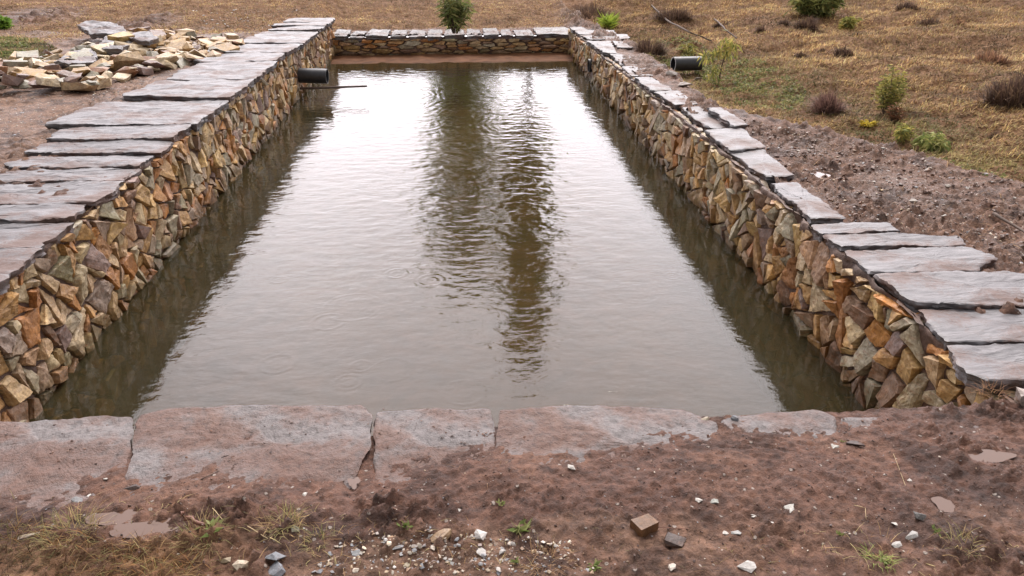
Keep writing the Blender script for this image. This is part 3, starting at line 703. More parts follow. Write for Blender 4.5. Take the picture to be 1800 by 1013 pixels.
def loose_slab(pl, z, th, seed, label, cat='slab', name='loose_slab', m=M_SLATE, **kw):
    me, o = slab_mesh([at(x, y, z)[:2] for x, y in pl], z, th, seed, **kw); me.name = name; return tag(link(name, me, m, None, Vector(o)), label, cat, 'loose slate slabs around the rubble heap')
loose_slab([(135, 44), (150, 39), (192, 39), (216, 46), (222, 56), (190, 60), (155, 56)], .24, .07, 201, 'grey slate slab lying at the back top of the rubble heap, against the brown bank', cell=.05, rel=.012)
loose_slab([(166, 82), (185, 66), (232, 62), (238, 74), (215, 88), (185, 88)], .21, .08, 202, 'thick grey slate slab tilted on the rubble heap with a yellow stone on it', cell=.05, rel=.014)
loose_slab([(95, 108), (130, 88), (160, 84), (172, 98), (165, 108), (120, 114)], .20, .06, 203, 'pale thin slate slab at the left back of the rubble heap beside the green patch', cell=.05, rel=.01)
loose_slab([(60, 112), (100, 104), (130, 106), (120, 116), (75, 120)], .16, .06, 205, 'small mauve slate slab at the front left edge of the rubble heap', cell=.05, rel=.01)
loose_slab([(215, 62), (262, 56), (280, 66), (262, 72), (235, 70)], .26, .06, 206, 'flat grey slate slab behind the rubble heap next to the tilted thick slab', cell=.05, rel=.01)
p = at(214, 64, .28); tag(rock('loose_stone', p[0], p[1], .34, .22, .07, 9.1, (.48, .34, .13), z=.235, sink=0), 'flat yellow stone lying on top of the thick tilted slate slab', 'stone')

def px_rock(px, py, wp, hp, col, label, seed, name='stone', flat=.45, sink=.3, cat='stone', z0=.02, group=None):
    p = at(px, py, z0); p = at(px, py, gz(p[0], p[1])); D = depth(p); s = D / FPX
    a = wp * s; b = max(hp * s * 1.15, a * .45)
    o = rock(name, p[0], p[1], a, b, a * flat, seed, tuple(v * .85 for v in col), rot=(random.Random(seed).uniform(-.2, .2), random.Random(seed + 1).uniform(-.2, .2), random.Random(seed + 2).uniform(-.4, .4)), sink=sink, blocky=wp < 50 and wp > 43 and 'flake' not in label and 'chip' not in label)
    return tag(o, label, cat, group or ('clods of dark mud' if name == 'mud_clod' else 'loose stones and pebbles lying on the mud'))
WH = (.62, .60, .56); GR = (.21, .23, .26); TA = (.36, .25, .15); DG = (.12, .115, .11); PGR = (.42, .43, .42)
FG = [(1130, 930, 44, 30, (.17, .085, .035), 'brown layered block of stone standing on the foreground mud', .7), (1390, 889, 42, 26, (.5, .5, .46), 'sharp white triangular stone chip right of centre on the mud', .25),
      (1469, 787, 24, 20, (.42, .42, .38), 'pale pointed chip on the mud just below the slab edge at right', .3), (1004, 826, 18, 11, WH, 'small oval white pebble on the muddy paving near the centre', .4),
      (1228, 879, 14, 12, WH, 'upper white pebble of the pair between the brown block and the white chip', .5), (1216, 891, 7, 11, WH, 'tiny lower white pebble of the pair left of the sharp white chip', .5),
      (1256, 882, 18, 12, (.36, .38, .34), 'grey-green pebble right of the white pebble pair in the mud', .4), (846, 947, 25, 22, (.66, .65, .63), 'round bright white pebble at the bottom centre above the gravel', .6),
      (848, 969, 24, 20, (.55, .54, .52), 'flat white chip directly below the round bright white pebble', .3), (775, 952, 56, 32, TA, 'broad tan flat stone left of the round white pebble', .3),
      (484, 980, 38, 24, GR, 'blue-grey slate lump, the upper of two at the bottom edge', .45), (487, 1002, 42, 24, GR, 'blue-grey slate lump at the very bottom edge, lower of two', .45),
      (425, 998, 36, 26, (.58, .5, .38), 'cream pebble with ochre side beside the blue-grey slate lumps', .5), (397, 986, 24, 18, (.3, .24, .15), 'small olive tan pebble left of the cream pebble', .5),
      (626, 974, 22, 18, (.34, .36, .38), 'light grey chip at the left edge of the gravel patch', .35), (1616, 905, 26, 20, DG, 'dark grey stone beside the small oval puddle at right', .45),
      (50, 942, 38, 13, (.36, .3, .24), 'thin tan chip among the dry grass at lower left', .2), (143, 882, 34, 18, (.17, .175, .18), 'dark grey slate chip on the left paving mud', .25),
      (156, 872, 9, 9, WH, 'small white pebble at the tip of the dark grey slate chip', .5), (1601, 945, 32, 16, (.5, .5, .48), 'broken white chip in the lower right mud', .35), (1575, 962, 24, 14, (.5, .49, .47), 'white flake left of the broken white chip at lower right', .3),
      (1312, 999, 40, 24, (.52, .51, .49), 'jagged white stone flake at the bottom edge right of centre', .25), (1180, 1001, 18, 20, (.6, .55, .48), 'white and tan pebble at the bottom edge below the brown block', .5),
      (1276, 937, 12, 12, WH, 'small white chip in the mud halfway between the brown block and white triangular chip', .4), (1295, 935, 20, 12, PGR, 'grey flake beside the small white chip in the lower mud', .25),
      (1326, 908, 14, 8, WH, 'tiny white flake just left of the sharp white triangular chip', .3), (1357, 921, 10, 8, WH, 'tiny white pebble below the sharp white triangular chip', .4), (1572, 923, 12, 8, WH, 'small cream pebble left of the dark grey stone', .4),
      (1599, 845, 9, 8, WH, 'small pale pebble on the mud below the wall end', .4), (1325, 905, 9, 6, WH, 'tiny pale flake on top of the white flake by the triangular chip', .4), (807, 894, 18, 6, WH, 'thin white splinter lying on dark mud near the centre', .3),
      (535, 870, 12, 9, WH, 'small white pebble on dark mud left of centre', .4), (40, 746, 16, 7, (.45, .38, .26), 'cream chip on the far left paving slab', .3), (1055, 742, 26, 9, (.2, .21, .23), 'small dark slate chip at the slab edge', .3),
      (1292, 739, 24, 14, (.17, .18, .2), 'dark wedge stone in the slab joint at the water edge', .6), (1240, 738, 22, 10, (.42, .36, .26), 'cream stone wedged in the joint at the water edge', .5),
      (165, 905, 12, 6, WH, 'pale flake left of the long puddle', .3), (108, 862, 8, 5, WH, 'tiny pale chip on the left slab mud', .3), (186, 842, 10, 6, WH, 'tiny pale chip above the dark slate chip', .3),
      (790, 985, 30, 22, PGR, 'grey and white slate flake in the middle of the gravel patch', .3), (740, 995, 16, 26, (.24, .26, .29), 'blue-grey splinter standing in the gravel patch', .3), (714, 992, 16, 16, (.4, .35, .25), 'cream chip in the left half of the gravel patch', .4),
      (884, 975, 20, 14, (.45, .44, .42), 'pale chip right of the flat white chip in the gravel', .3), (520, 935, 16, 14, (.2, .19, .13), 'dark olive pebble in the small grass tuft', .5), (700, 962, 22, 12, (.3, .31, .33), 'flat grey chip at the top of the gravel patch', .25)]
for i, (a, b, c, d, e_, l, f) in enumerate(FG): px_rock(a, b, c, d, e_, l, 300 + i * 1.37, flat=f, name='pebble' if c < 26 else 'stone', cat='pebble' if c < 26 else 'stone')
BK = [(1605, 356, 20, 9, 'white flake in the middle of the muddy bank'), (1552, 263, 12, 9, 'bright white pebble near the grass edge of the muddy bank'), (1258, 172, 10, 6, 'small white stone beside the far end of the bank near the black pipe'),
      (1665, 330, 14, 7, 'pale chip in the bank right of the white flake'), (1535, 322, 12, 7, 'pale chip in the bank behind the long coping slab'), (1655, 392, 14, 6, 'small pale chip near the cross slabs on the bank'),
      (1780, 355, 12, 7, 'pale chip at the right edge of the muddy bank'), (1590, 315, 10, 6, 'pale chip on the bank below the bright white pebble'), (1370, 225, 9, 5, 'small pale chip on the bank near the dead brown bush'),
      (1465, 405, 20, 8, 'grey chip tucked at the cross slabs'), (1715, 345, 10, 6, 'light chip in the far right bank mud'), (1630, 300, 12, 6, 'light chip below the drooping green plant on the bank'),
      (1420, 270, 11, 6, 'light chip on the bank above the thin puddle'), (1505, 290, 9, 5, 'tiny light chip in the bank left of the bright white pebble')]
for i, (a, b, c, d, l) in enumerate(BK): px_rock(a, b, c, d, (.52, .48, .43), l, 500 + i * 1.7, flat=.4, name='pebble', cat='pebble', z0=0)
px_rock(1788, 708, 34, 34, (.42, .36, .33), 'upright pale block of stone at the right edge below the last coping slab', 611, flat=1.2, sink=.2)

# scattered small chips: nobody could count them
def chips(name, n, sampler, smin, smax, palette, seed, hz=.35, lift=.03, zmin=-9):
    rs = np.random.RandomState(seed); Vs = []; Fs = []; Cs = []; off = 0
    protos = [rock_mesh(1, .75, hz, 900 + k, cut=2, blocky=False)[0:2] for k in range(8)]
    P = sampler(rs, n); Zs = np.maximum(ground_z(P[:, 0], P[:, 1]), zmin)
    for i in range(len(P)):
        V, F = protos[i % 8]; s = smin + (smax - smin) * rs.rand() ** 3; a = rs.rand() * 6.28; t = rs.normal(0, .3)
        Rm = np.array(Matrix.Rotation(a, 3, 'Z') @ Matrix.Rotation(t, 3, 'X')); W = (V * s) @ Rm.T + np.array([P[i, 0], P[i, 1], Zs[i] + s * lift])
        Vs.append(W); Fs.append(F + off); off += len(V); c = np.array(palette[rs.randint(len(palette))]) * (.75 + .5 * rs.rand()); Cs.append(np.tile(c, (len(V), 1)))
    return link(name, npmesh(name, np.vstack(Vs), np.vstack(Fs), np.vstack(Cs)), M_ROCK)
def pxs(poly, z=0.0):
    Q = np.array([at(x, y, z)[:2] for x, y in poly])
    def f(rs, n):
        o = []
        while len(o) < n:
            p = Q.min(0) + rs.rand(2) * (Q.max(0) - Q.min(0))
            if inside(p, Q): o.append(p)
        return np.array(o)
    return f
CP = [(.5, .48, .45), (.34, .35, .37), (.25, .27, .3), (.42, .33, .22), (.3, .2, .13), (.55, .5, .42)]
tag(chips('gravel', 750, pxs([(590, 985), (640, 962), (760, 960), (1000, 972), (1050, 1030), (540, 1030)]), .004, .024, [tuple(.9 * v for v in c_) for c_ in CP], 5, .3, .06), 'grey and white slate gravel at the bottom edge in the centre', 'gravel', kind='stuff')
tag(chips('gravel', 1100, pxs([(-60, 742), (900, 750), (1780, 760), (1800, 1030), (0, 1030)]), .0025, .010, CP, 6), 'tiny stone chips scattered over the foreground mud', 'gravel', kind='stuff')
tag(chips('gravel', 1600, pxs([(1120, 110), (1240, 190), (1560, 262), (1820, 330), (1820, 470), (1720, 430), (1500, 380), (1300, 225), (1150, 128)]), .008, .038, CP + [(.2, .12, .08)] * 5, 7), 'small stone chips scattered over the muddy bank behind the right wall', 'gravel', kind='stuff')
tag(chips('gravel', 1500, pxs([(-40, 172), (170, 168), (330, 120), (200, 190), (60, 240), (-60, 300)]), .006, .030, CP, 8), 'pale gravel on the flat ground behind the left wall', 'gravel', kind='stuff')
tag(chips('gravel', 260, pxs([(590, 50), (760, 50), (760, 58), (590, 59)], -.25), .03, .10, CP, 9), 'rubble strip in the dirt behind the far wall', 'gravel', kind='stuff')
tag(chips('gravel', 160, pxs([(330, 0), (520, 0), (480, 35), (360, 30)], .2), .02, .07, [(.6, .6, .62)], 10), 'white shale flakes strewn over the golden grass slope at top left', 'gravel', kind='stuff')
# mud crumbs and clods
MC = [(.07, .036, .026), (.095, .052, .038), (.055, .028, .02)]
tag(chips('mud_crumbs', 2600, pxs([(100, 860), (700, 850), (1000, 840), (1300, 750), (1800, 740), (1800, 1030), (0, 1030)]), .002, .013, MC, 12, .6), 'dark crumbs of churned mud in the foreground', 'mud', kind='stuff')
tag(chips('mud_crumbs', 1500, pxs([(1120, 110), (1240, 190), (1560, 262), (1820, 330), (1820, 470), (1720, 430), (1500, 380), (1300, 225), (1150, 128)]), .010, .055, [(.13, .072, .05), (.16, .095, .07), (.10, .055, .04)], 13, .6), 'clods of churned mud on the bank behind the right wall', 'mud', kind='stuff')

tag(chips('mud_crumbs', 900, pxs([(0, 745), (620, 722), (900, 730), (1240, 732), (1640, 738), (1640, 830), (0, 850)]), .003, .016, MC + [(.17, .10, .07)], 14, .3, .0, .0225), 'specks of mud scattered on the muddy paving slabs', 'mud', kind='stuff')
tag(chips('gravel', 1300, pxs([(1120, 110), (1240, 190), (1560, 262), (1820, 330), (1820, 470), (1720, 430), (1500, 380), (1300, 225), (1150, 128)]), .006, .024, [(.42, .36, .31), (.33, .26, .21), (.5, .44, .38)], 15), 'pale stone flecks in the muddy bank behind the right wall', 'gravel', kind='stuff')

# ------------------------------------------------------------------ grass, plants
def blades(P, Zs, L, Wd, lean, az, C, seg=2):
    """arrays: bent blades; returns V,F list,cols"""
    n = len(P); dx = np.cos(az); dy = np.sin(az); px_, py_ = -dy, dx
    up = np.cos(lean); ho = np.sin(lean)
    b = np.column_stack([P, Zs]); side = np.column_stack([px_, py_, np.zeros(n)]) * (Wd / 2)[:, None]
    m = b + np.column_stack([dx * ho * .5, dy * ho * .5, up * .55]) * L[:, None]
    t = b + np.column_stack([dx * ho * 1.15, dy * ho * 1.15, up * .85 - .12 * ho]) * L[:, None]
    V = np.stack([b - side, b + side, m + side * .75, m - side * .75, t], 1).reshape(-1, 3)
    i = np.arange(n) * 5; Q = np.stack([i, i + 1, i + 2, i + 3], 1); T = np.stack([i + 3, i + 2, i + 4], 1)
    return V, [Q, T], np.repeat(C, 5, 0)
GP = np.array([(.48, .325, .155), (.40, .26, .115), (.28, .165, .08), (.55, .40, .20), (.17, .10, .055), (.36, .30, .13)])
def field(name, n, sampler, lmin, lmax, wd, lean0, seed, pal=GP, label='', green=None, maskf=None, azm=None):
    rs = np.random.RandomState(seed); P = sampler(rs, n)
    if maskf is not None: P = P[rs.rand(len(P)) < maskf(P[:, 0], P[:, 1])]
    n = len(P); Zs = ground_z(P[:, 0], P[:, 1]) - .004
    k = fbm(P[:, 0], P[:, 1], 1.7, 4, off=77); k2 = fbm(P[:, 0], P[:, 1], .6, 3, off=99)
    ix = rs.randint(len(pal), size=n); C = np.array(pal)[ix] * (.55 + .9 * rs.rand(n) ** 1.3)[:, None] * np.clip(.92 + .75 * np.clip(k * 1.1, -1, 1) + .6 * k2, .22, 1.7)[:, None]
    if green is not None:
        gm = green(P[:, 0], P[:, 1])[:, None]; C = C * (1 - gm) + np.array([.13, .17, .05]) * (.6 + .8 * rs.rand(n))[:, None] * gm
    L = (lmin + (lmax - lmin) * rs.rand(n) ** 1.6) * (1 + .5 * np.clip(k, -.8, .8)); lean = np.clip(lean0 + rs.normal(0, .3, n), .05, 1.5)
    az = rs.rand(n) * 6.283 if azm is None else azm + rs.normal(0, 1.1, n)
    V, F, Cc = blades(P, Zs, L, wd * (.6 + .8 * rs.rand(n)), lean, az, np.clip(C, .01, .9))
    o = link(name, npmesh(name, V, F, Cc), M_GRASS); return tag(o, label, 'grass', kind='stuff')
def fan(rmin, rmax, a0, a1):
    def f(rs, n):
        r = np.sqrt(rmin ** 2 + (rmax ** 2 - rmin ** 2) * rs.rand(n) ** 1.25); a = R(a0) + R(a1 - a0) * rs.rand(n); return np.column_stack([r * np.sin(a), r * np.cos(a)])
    return f
GREENW = [(at(x, y, 0)[:2], rx, ry) for x, y, rx, ry in [(1200, 90, .9, 1.6), (1290, 120, 1.0, 1.4), (1370, 150, .8, .9), (1050, 48, 1.2, 1.0), (870, 45, 2.0, .6), (1700, 265, .8, .5), (1600, 215, .6, .6)]]
def greenm(x, y):
    r = np.zeros(len(x))
    for c, rx, ry in GREENW: r = np.maximum(r, .55 * np.exp(-((x - c[0]) / rx) ** 2 - ((y - c[1]) / ry) ** 2))
    return r
def rightmask(x, y): return grassmask(x, y) * (edged(x, y) > -.05) * (x > 2.2)
field('dry_grass', 430000, fan(5.6, 24, 10, 47), .03, .10, .0075, 1.0, 1, label='dry golden brown grass covering the hillside right of the pond', green=greenm, maskf=rightmask, azm=R(-60))
field('dry_grass', 190000, fan(12.4, 24, -33, 13), .03, .08, .010, 1.15, 2, label='short golden grass on the slope beyond the far wall and behind the rubble heap', green=greenm, maskf=lambda x, y: grassmask(x, y) * (x < 3.2) * ((y > 15.5) | (x < -3.2)) * (edged(x, y) < .05))
field('dry_grass', 3600, pxs([(-80, 925), (60, 940), (190, 968), (330, 1000), (400, 1040), (-120, 1040)]), .02, .085, .0020, 1.3, 3, label='orange brown dry grass in the lower left corner', pal=[(.34, .18, .07), (.25, .12, .045), (.42, .28, .13), (.18, .09, .04), (.26, .22, .08)])
field('dry_grass', 900, pxs([(0, 880), (700, 930), (1100, 960), (1800, 960), (1800, 1030), (300, 1030)]), .02, .06, .0016, 1.2, 4, label='stray straws pressed in the foreground mud', pal=[(.45, .3, .14), (.3, .17, .08), (.5, .42, .2)])
field('grass_patch', 26000, pxs([(-60, 55), (60, 58), (105, 80), (100, 104), (-60, 112)], .1), .02, .07, .010, .9, 5, label='short mixed green and brown grass left of the rubble heap', pal=[(.14, .18, .06), (.24, .22, .10), (.3, .2, .1), (.18, .12, .07)])
def leaves(name, P, dirs, L, Wd, C, matl, parent=None, lo=(0, 0, 0), droop=.0):
    n = len(P); d = dirs / np.maximum(np.linalg.norm(dirs, axis=1), 1e-6)[:, None]; rs = np.random.RandomState(n)
    s = np.cross(d, rs.normal(size=(n, 3))); s /= np.linalg.norm(s, axis=1)[:, None]; s = s * (Wd / 2)[:, None]
    m = P + d * (L * .45)[:, None]; t = P + d * L[:, None]; t[:, 2] -= droop * L
    V = np.stack([P, m + s, t, m - s], 1).reshape(-1, 3) - np.array(lo); i = np.arange(n) * 4; F = np.stack([i, i + 1, i + 2, i + 3], 1)
    return link(name, npmesh(name, V, F, np.repeat(C, 4, 0)), matl, parent)
def tube(name, pts, rads, m, parent=None, lo=(0, 0, 0), sides=6, close=True):
    pts = [Vector(p) for p in pts]; V = []; F = []
    for i, p in enumerate(pts):
        d = (pts[min(i + 1, len(pts) - 1)] - pts[max(i - 1, 0)]).normalized(); a = d.orthogonal().normalized(); b = d.cross(a)
        for k in range(sides): V.append(p + (a * math.cos(k * 2 * math.pi / sides) + b * math.sin(k * 2 * math.pi / sides)) * rads[i] - Vector(lo))
    n = sides
    for i in range(len(pts) - 1):
        for k in range(n): F.append((i * n + k, i * n + (k + 1) % n, (i + 1) * n + (k + 1) % n, (i + 1) * n + k))
    if close: F.append(tuple(range(n))[::-1]); F.append(tuple((len(pts) - 1) * n + k for k in range(n)))
    me = bpy.data.meshes.new(name); me.from_pydata([v[:] for v in V], [], F); me.update()
    for pl in me.polygons: pl.use_smooth = len(pl.vertices) == 4
    return link(name, me, m, parent)
def foot(px, py):
    z = 0.0
    for _ in range(12): p = at(px, py, z); z = z * .4 + .6 * float(base(np.array([p[0]]), np.array([p[1]]))[0])
    p = at(px, py, z); return np.array([p[0], p[1], gz(p[0], p[1]) - .01])
GC = np.array([(.18, .205, .065), (.25, .265, .085), (.12, .15, .045), (.34, .32, .12)])
YC = np.array([(.40, .36, .10), (.29, .29, .08), (.50, .41, .13), (.18, .20, .06)])
def bush(px, py, wp, hp, label, pal, seed, n=500, leafL=.07, leafW=.016, name='shrub', droop=.6, stems=5, cat='shrub', shape=1.0):
    f = foot(px, py); D = depth(f); w_ = wp * D / FPX; h_ = hp * D / FPX / .93; rs = np.random.RandomState(seed)
    root = empty(name, f); tag(root, label, cat, 'leafy plants growing around the pond')
    SV = []; P = []; Dr = []
    stemmesh = []
    for k in range(stems):
        a = rs.rand() * 6.28; r = w_ * .42 * rs.rand() ** .6; hh = h_ * (.55 + .45 * rs.rand()) * (1 - .35 * (r / (w_ * .42)) * shape)
        b = np.array([math.cos(a) * w_ * .06, math.sin(a) * w_ * .06, 0]); t = np.array([math.cos(a) * r, math.sin(a) * r, hh]); m = (b + t) / 2 + rs.normal(0, w_ * .03, 3); m[2] = hh * .55
        stemmesh.append((b, m, t))
        nn = n // stems; u = .18 + .82 * rs.rand(nn) ** .75
        q = np.where(u[:, None] < .5, b + (m - b) * (u[:, None] * 2), m + (t - m) * (u[:, None] * 2 - 1)) + rs.normal(0, w_ * .05, (nn, 3))
        P.append(q); out_ = rs.normal(0, 1, (nn, 3)); out_[:, 2] = .5 - droop * 1.2 * rs.rand(nn); Dr.append(out_)
    P = np.vstack(P); Dr = np.vstack(Dr); n2 = len(P)
    C = pal[rs.randint(len(pal), size=n2)] * (.6 + .8 * rs.rand(n2))[:, None]
    leaves('foliage', P, Dr, leafL * (.6 + .7 * rs.rand(n2)), leafW * (.7 + .6 * rs.rand(n2)), C, M_LEAF, root, droop=.25 * droop)
    Vt = []; Ft = []; o_ = 0
    for (b, m, t) in stemmesh:
        for i_, (p0, r0) in enumerate(((b, .006), (m, .0045), (t, .002))):
            for kk in range(4): Vt.append(p0 + np.array([math.cos(kk * 1.57), math.sin(kk * 1.57), 0]) * r0 * max(1, h_ * 1.5))
        for i_ in range(2):
            for kk in range(4): Ft.append([o_ + i_ * 4 + kk, o_ + i_ * 4 + (kk + 1) % 4, o_ + i_ * 4 + 4 + (kk + 1) % 4, o_ + i_ * 4 + 4 + kk])
        o_ += 12
    link('stem', npmesh('stem', np.array(Vt), np.array(Ft)), M_BARK, root)
    return root
DC = np.array([(.11, .068, .052), (.15, .095, .068), (.08, .05, .04), (.20, .13, .08)])
def tuft(px, py, wp, hp, label, seed, n=900, pal=DC, name='dead_tuft', cat='dead plant', group=None, lean=.75, wd=.008):
    f = foot(px, py); D = depth(f); w_ = wp * D / FPX; h_ = max(hp * D / FPX * .9, .05); rs = np.random.RandomState(seed)
    nc = max(4, n // 110); ca = rs.rand(nc) * 6.28; cr_ = w_ * .40 * np.sqrt(rs.rand(nc)); ci = rs.randint(nc, size=n)
    P = np.column_stack([cr_[ci] * np.cos(ca[ci]), cr_[ci] * np.sin(ca[ci]) * .9]) + rs.normal(0, w_ * .085, (n, 2)); r = np.hypot(P[:, 0], P[:, 1]); a = np.arctan2(P[:, 1], P[:, 0]); r = np.minimum(r, w_ * .45)
    Zs = h_ * .25 * rs.rand(n) * (1 - (r / (w_ * .45)) ** 2); C = pal[rs.randint(len(pal), size=n)] * (.6 + .8 * rs.rand(n))[:, None]
    V, F, Cc = blades(P, Zs - .01, h_ * (.3 + .75 * rs.rand(n)) * (.6 + .6 * rs.rand(nc))[ci], wd * (.6 + .8 * rs.rand(n)), np.clip(lean * r / (w_ * .42) + rs.normal(0, .35, n), 0, 1.4), a + rs.normal(0, .7, n), C)
    return tag(link(name, npmesh(name, V, F, Cc), M_GRASS, None, f), label, cat, group or 'dark dead tufts on the hillside')
bush(800, 58, 64, 96, 'leafy green bush with drooping leaves standing alone behind the far wall', GC, 1, n=900, leafL=.17, leafW=.026, stems=18, droop=.8)
bush(1432, 34, 92, 60, 'large dense green bush at the top edge of the right hillside', GC, 2, n=2200, leafL=.17, leafW=.035, stems=20, droop=.8)
bush(1485, 44, 42, 26, 'low yellow green bush at the right foot of the large green bush', YC, 12, n=500, leafL=.12, leafW=.026, stems=8, droop=.8)
bush(1557, 198, 66, 86, 'upright yellow green shrub on the hillside just beyond the muddy bank', YC * .95, 3, n=1300, leafL=.055, leafW=.014, stems=16, droop=.5)
bush(1570, 214, 50, 34, 'reddish stemmed low growth at the foot of the upright yellow green shrub', np.array([(.2, .09, .05), (.26, .13, .07), (.16, .12, .06)]), 13, n=600, leafL=.045, leafW=.01, stems=9, cat='plant', name='low_plant')
bush(1580, 248, 42, 34, 'small yellow green plant at the grassy edge of the muddy bank', YC, 4, n=320, leafL=.055, leafW=.014, stems=7, name='leafy_plant', cat='plant', droop=1)
bush(1636, 264, 60, 38, 'drooping green plant on the edge of the muddy bank, rightmost of the leafy plants', GC * 1.3, 5, n=420, leafL=.075, leafW=.017, stems=9, name='leafy_plant', cat='plant', droop=1.2)
bush(1526, 222, 34, 14, 'low bright yellow plant left of the yellow green plants at the bank edge', np.array([(.55, .42, .05), (.45, .36, .06)]), 6, n=200, leafL=.04, leafW=.014, stems=6, name='leafy_plant', cat='plant')
bush(1210, 98, 34, 30, 'small drooping green plant behind the black pipe end', YC * .9, 7, n=150, leafL=.13, leafW=.028, stems=4, name='leafy_plant', cat='plant', droop=1.3)
bush(1068, 54, 30, 26, 'bright lime green grass tuft beside the far end of the right wall', np.array([(.34, .42, .06), (.25, .34, .05)]), 8, n=260, leafL=.22, leafW=.02, stems=10, name='grass_tuft', cat='grass tuft', droop=.0)
bush(4, 52, 34, 24, 'bright green leafy clump at the upper left edge', np.array([(.22, .36, .05), (.16, .28, .05)]), 9, n=420, leafL=.10, leafW=.04, stems=8, name='leafy_plant', cat='plant')
# sapling beside the pipe
f = foot(1263, 145); D = depth(f); s_ = D / FPX; sp = empty('sapling', f); tag(sp, 'thin sapling with yellow drooping leaves right of the black pipe', 'sapling')
top = np.array([8 * s_, 0, 74 * s_]); tube('stem', [(0, 0, 0), (2 * s_, .01, 25 * s_), (5 * s_, 0, 50 * s_), tuple(top)], [.009, .008, .006, .003], M_BARK, sp)
rs = np.random.RandomState(3); tips = [(-24, 50), (-15, 58), (10, 72), (17, 66), (4, 74), (-16, 20), (-8, 30), (-4, 62), (14, 55)]
P = []; Dd = []
for a, b in tips:
    q = np.array([a * s_, rs.normal(0, .05), b * s_]); nn = 26; P.append(q + rs.normal(0, .035, (nn, 3))); d_ = rs.normal(0, .5, (nn, 3)); d_[:, 2] -= .9; Dd.append(d_)
    j = len(P)
P = np.vstack(P); Dd = np.vstack(Dd); C = YC[rs.randint(4, size=len(P))] * (.8 + .5 * rs.rand(len(P)))[:, None]
leaves('foliage', P, Dd, np.full(len(P), .11), np.full(len(P), .022), C, M_LEAF, sp)
for a, b in tips: tube('branch', [(5 * s_, 0, (b - 6) * s_ * .9), (a * .6 * s_, 0, (b + 1) * s_), (a * s_, 0, b * s_)], [.004, .003, .002], M_BARK, sp, sides=4)
TF = [(1040, 32, 95, 34, 'wide dark brown brush at the top behind the right end of the far wall', 2200), (1182, 36, 62, 34, 'dark dead fern heap on the slope above the green patch', 1500), (1138, 98, 52, 38, 'dark brown dead tuft pressed beside the right wall near its far end', 1500),
      (1240, 55, 40, 18, 'brown dead heap beside the fallen branch', 600), (1342, 60, 30, 16, 'small dark tuft, left of the pair below the top edge on the hillside', 400), (1376, 54, 26, 16, 'small dark tuft, right of the pair below the top edge on the hillside', 400),
      (1420, 54, 46, 26, 'dark dead heap at the lower left foot of the large green bush', 1000), (1411, 90, 28, 13, 'small dark tuft on the hillside below the large green bush', 380), (1448, 83, 20, 11, 'smallest dark tuft, between two darker tufts below the large green bush', 260),
      (1486, 92, 38, 22, 'dark tuft right of centre on the hillside below the low yellow green bush', 700), (1500, 66, 18, 11, 'little dark tuft above the bigger one below the green bushes', 240), (1594, 24, 36, 22, 'dark tuft near the top edge, left one of two right of the green bushes', 600),
      (1636, 40, 42, 20, 'dark tuft near the top edge, right one of two right of the green bushes', 700), (1690, 50, 36, 18, 'reddish brown faded tuft on the upper right hillside', 450), (1738, 112, 75, 26, 'broad brown brushy heap in the middle right of the hillside', 1300),
      (1690, 118, 55, 14, 'low brown heap left of the broad brown brushy heap', 600), (1776, 192, 84, 60, 'large dark bramble heap at the right edge of the hillside', 3000), (1456, 192, 52, 54, 'purple brown dead bush on the edge of the muddy bank', 1800),
      (1742, 240, 32, 16, 'small dark tuft on the lower right hillside below the bramble heap', 350), (1275, 40, 40, 14, 'thin dark tuft left of the pair of small tufts near the top', 350), (1540, 108, 22, 10, 'faint brown tuft above the upright yellow green shrub', 160)]
for i, (a, b, c, d, l, n_) in enumerate(TF):
    pal = DC if i not in (13, 14, 15, 3) else DC * np.array([1.9, 1.7, 1.5])
    if i == 17: pal = np.array([(.20, .115, .095), (.26, .16, .12), (.14, .08, .07)])
    tuft(a, b, c, d, l, 60 + i, n=n_, pal=pal)
# green ground cover
def cover(n, sampler, seed, label, sz=.035):
    rs = np.random.RandomState(seed); P = sampler(rs, n); k = fbm(P[:, 0], P[:, 1], 2.2, 3, off=55); P = P[k > -.12]; n = len(P)
    Zs = ground_z(P[:, 0], P[:, 1]) + .03 * rs.rand(n); d = rs.normal(0, 1, (n, 3)); d[:, 2] = .25 * rs.rand(n); C = GC[rs.randint(4, size=n)] * np.array([.72, .72, .8]) * (.8 + .9 * rs.rand(n))[:, None]
    o = leaves('ground_cover', np.column_stack([P, Zs]), d, np.full(n, sz) * (.6 + .8 * rs.rand(n)), np.full(n, sz * .6), C, M_LEAF); tag(o, label, 'ground cover', kind='stuff')
cover(7000, pxs([(1150, 62), (1195, 62), (1260, 88), (1330, 105), (1420, 160), (1400, 195), (1290, 170), (1230, 120), (1170, 100)], -.1), 1, 'low green ground cover on the slope around the black pipe')
cover(1400, pxs([(0, 60), (40, 62), (60, 85), (20, 96), (-30, 90)], .1), 2, 'green ground cover at the upper left edge left of the heap', .05)
cover(500, pxs([(1660, 262), (1760, 300), (1800, 325), (1720, 320), (1640, 285)], -.05), 3, 'thin green growth along the grassy rim of the muddy bank', .03)
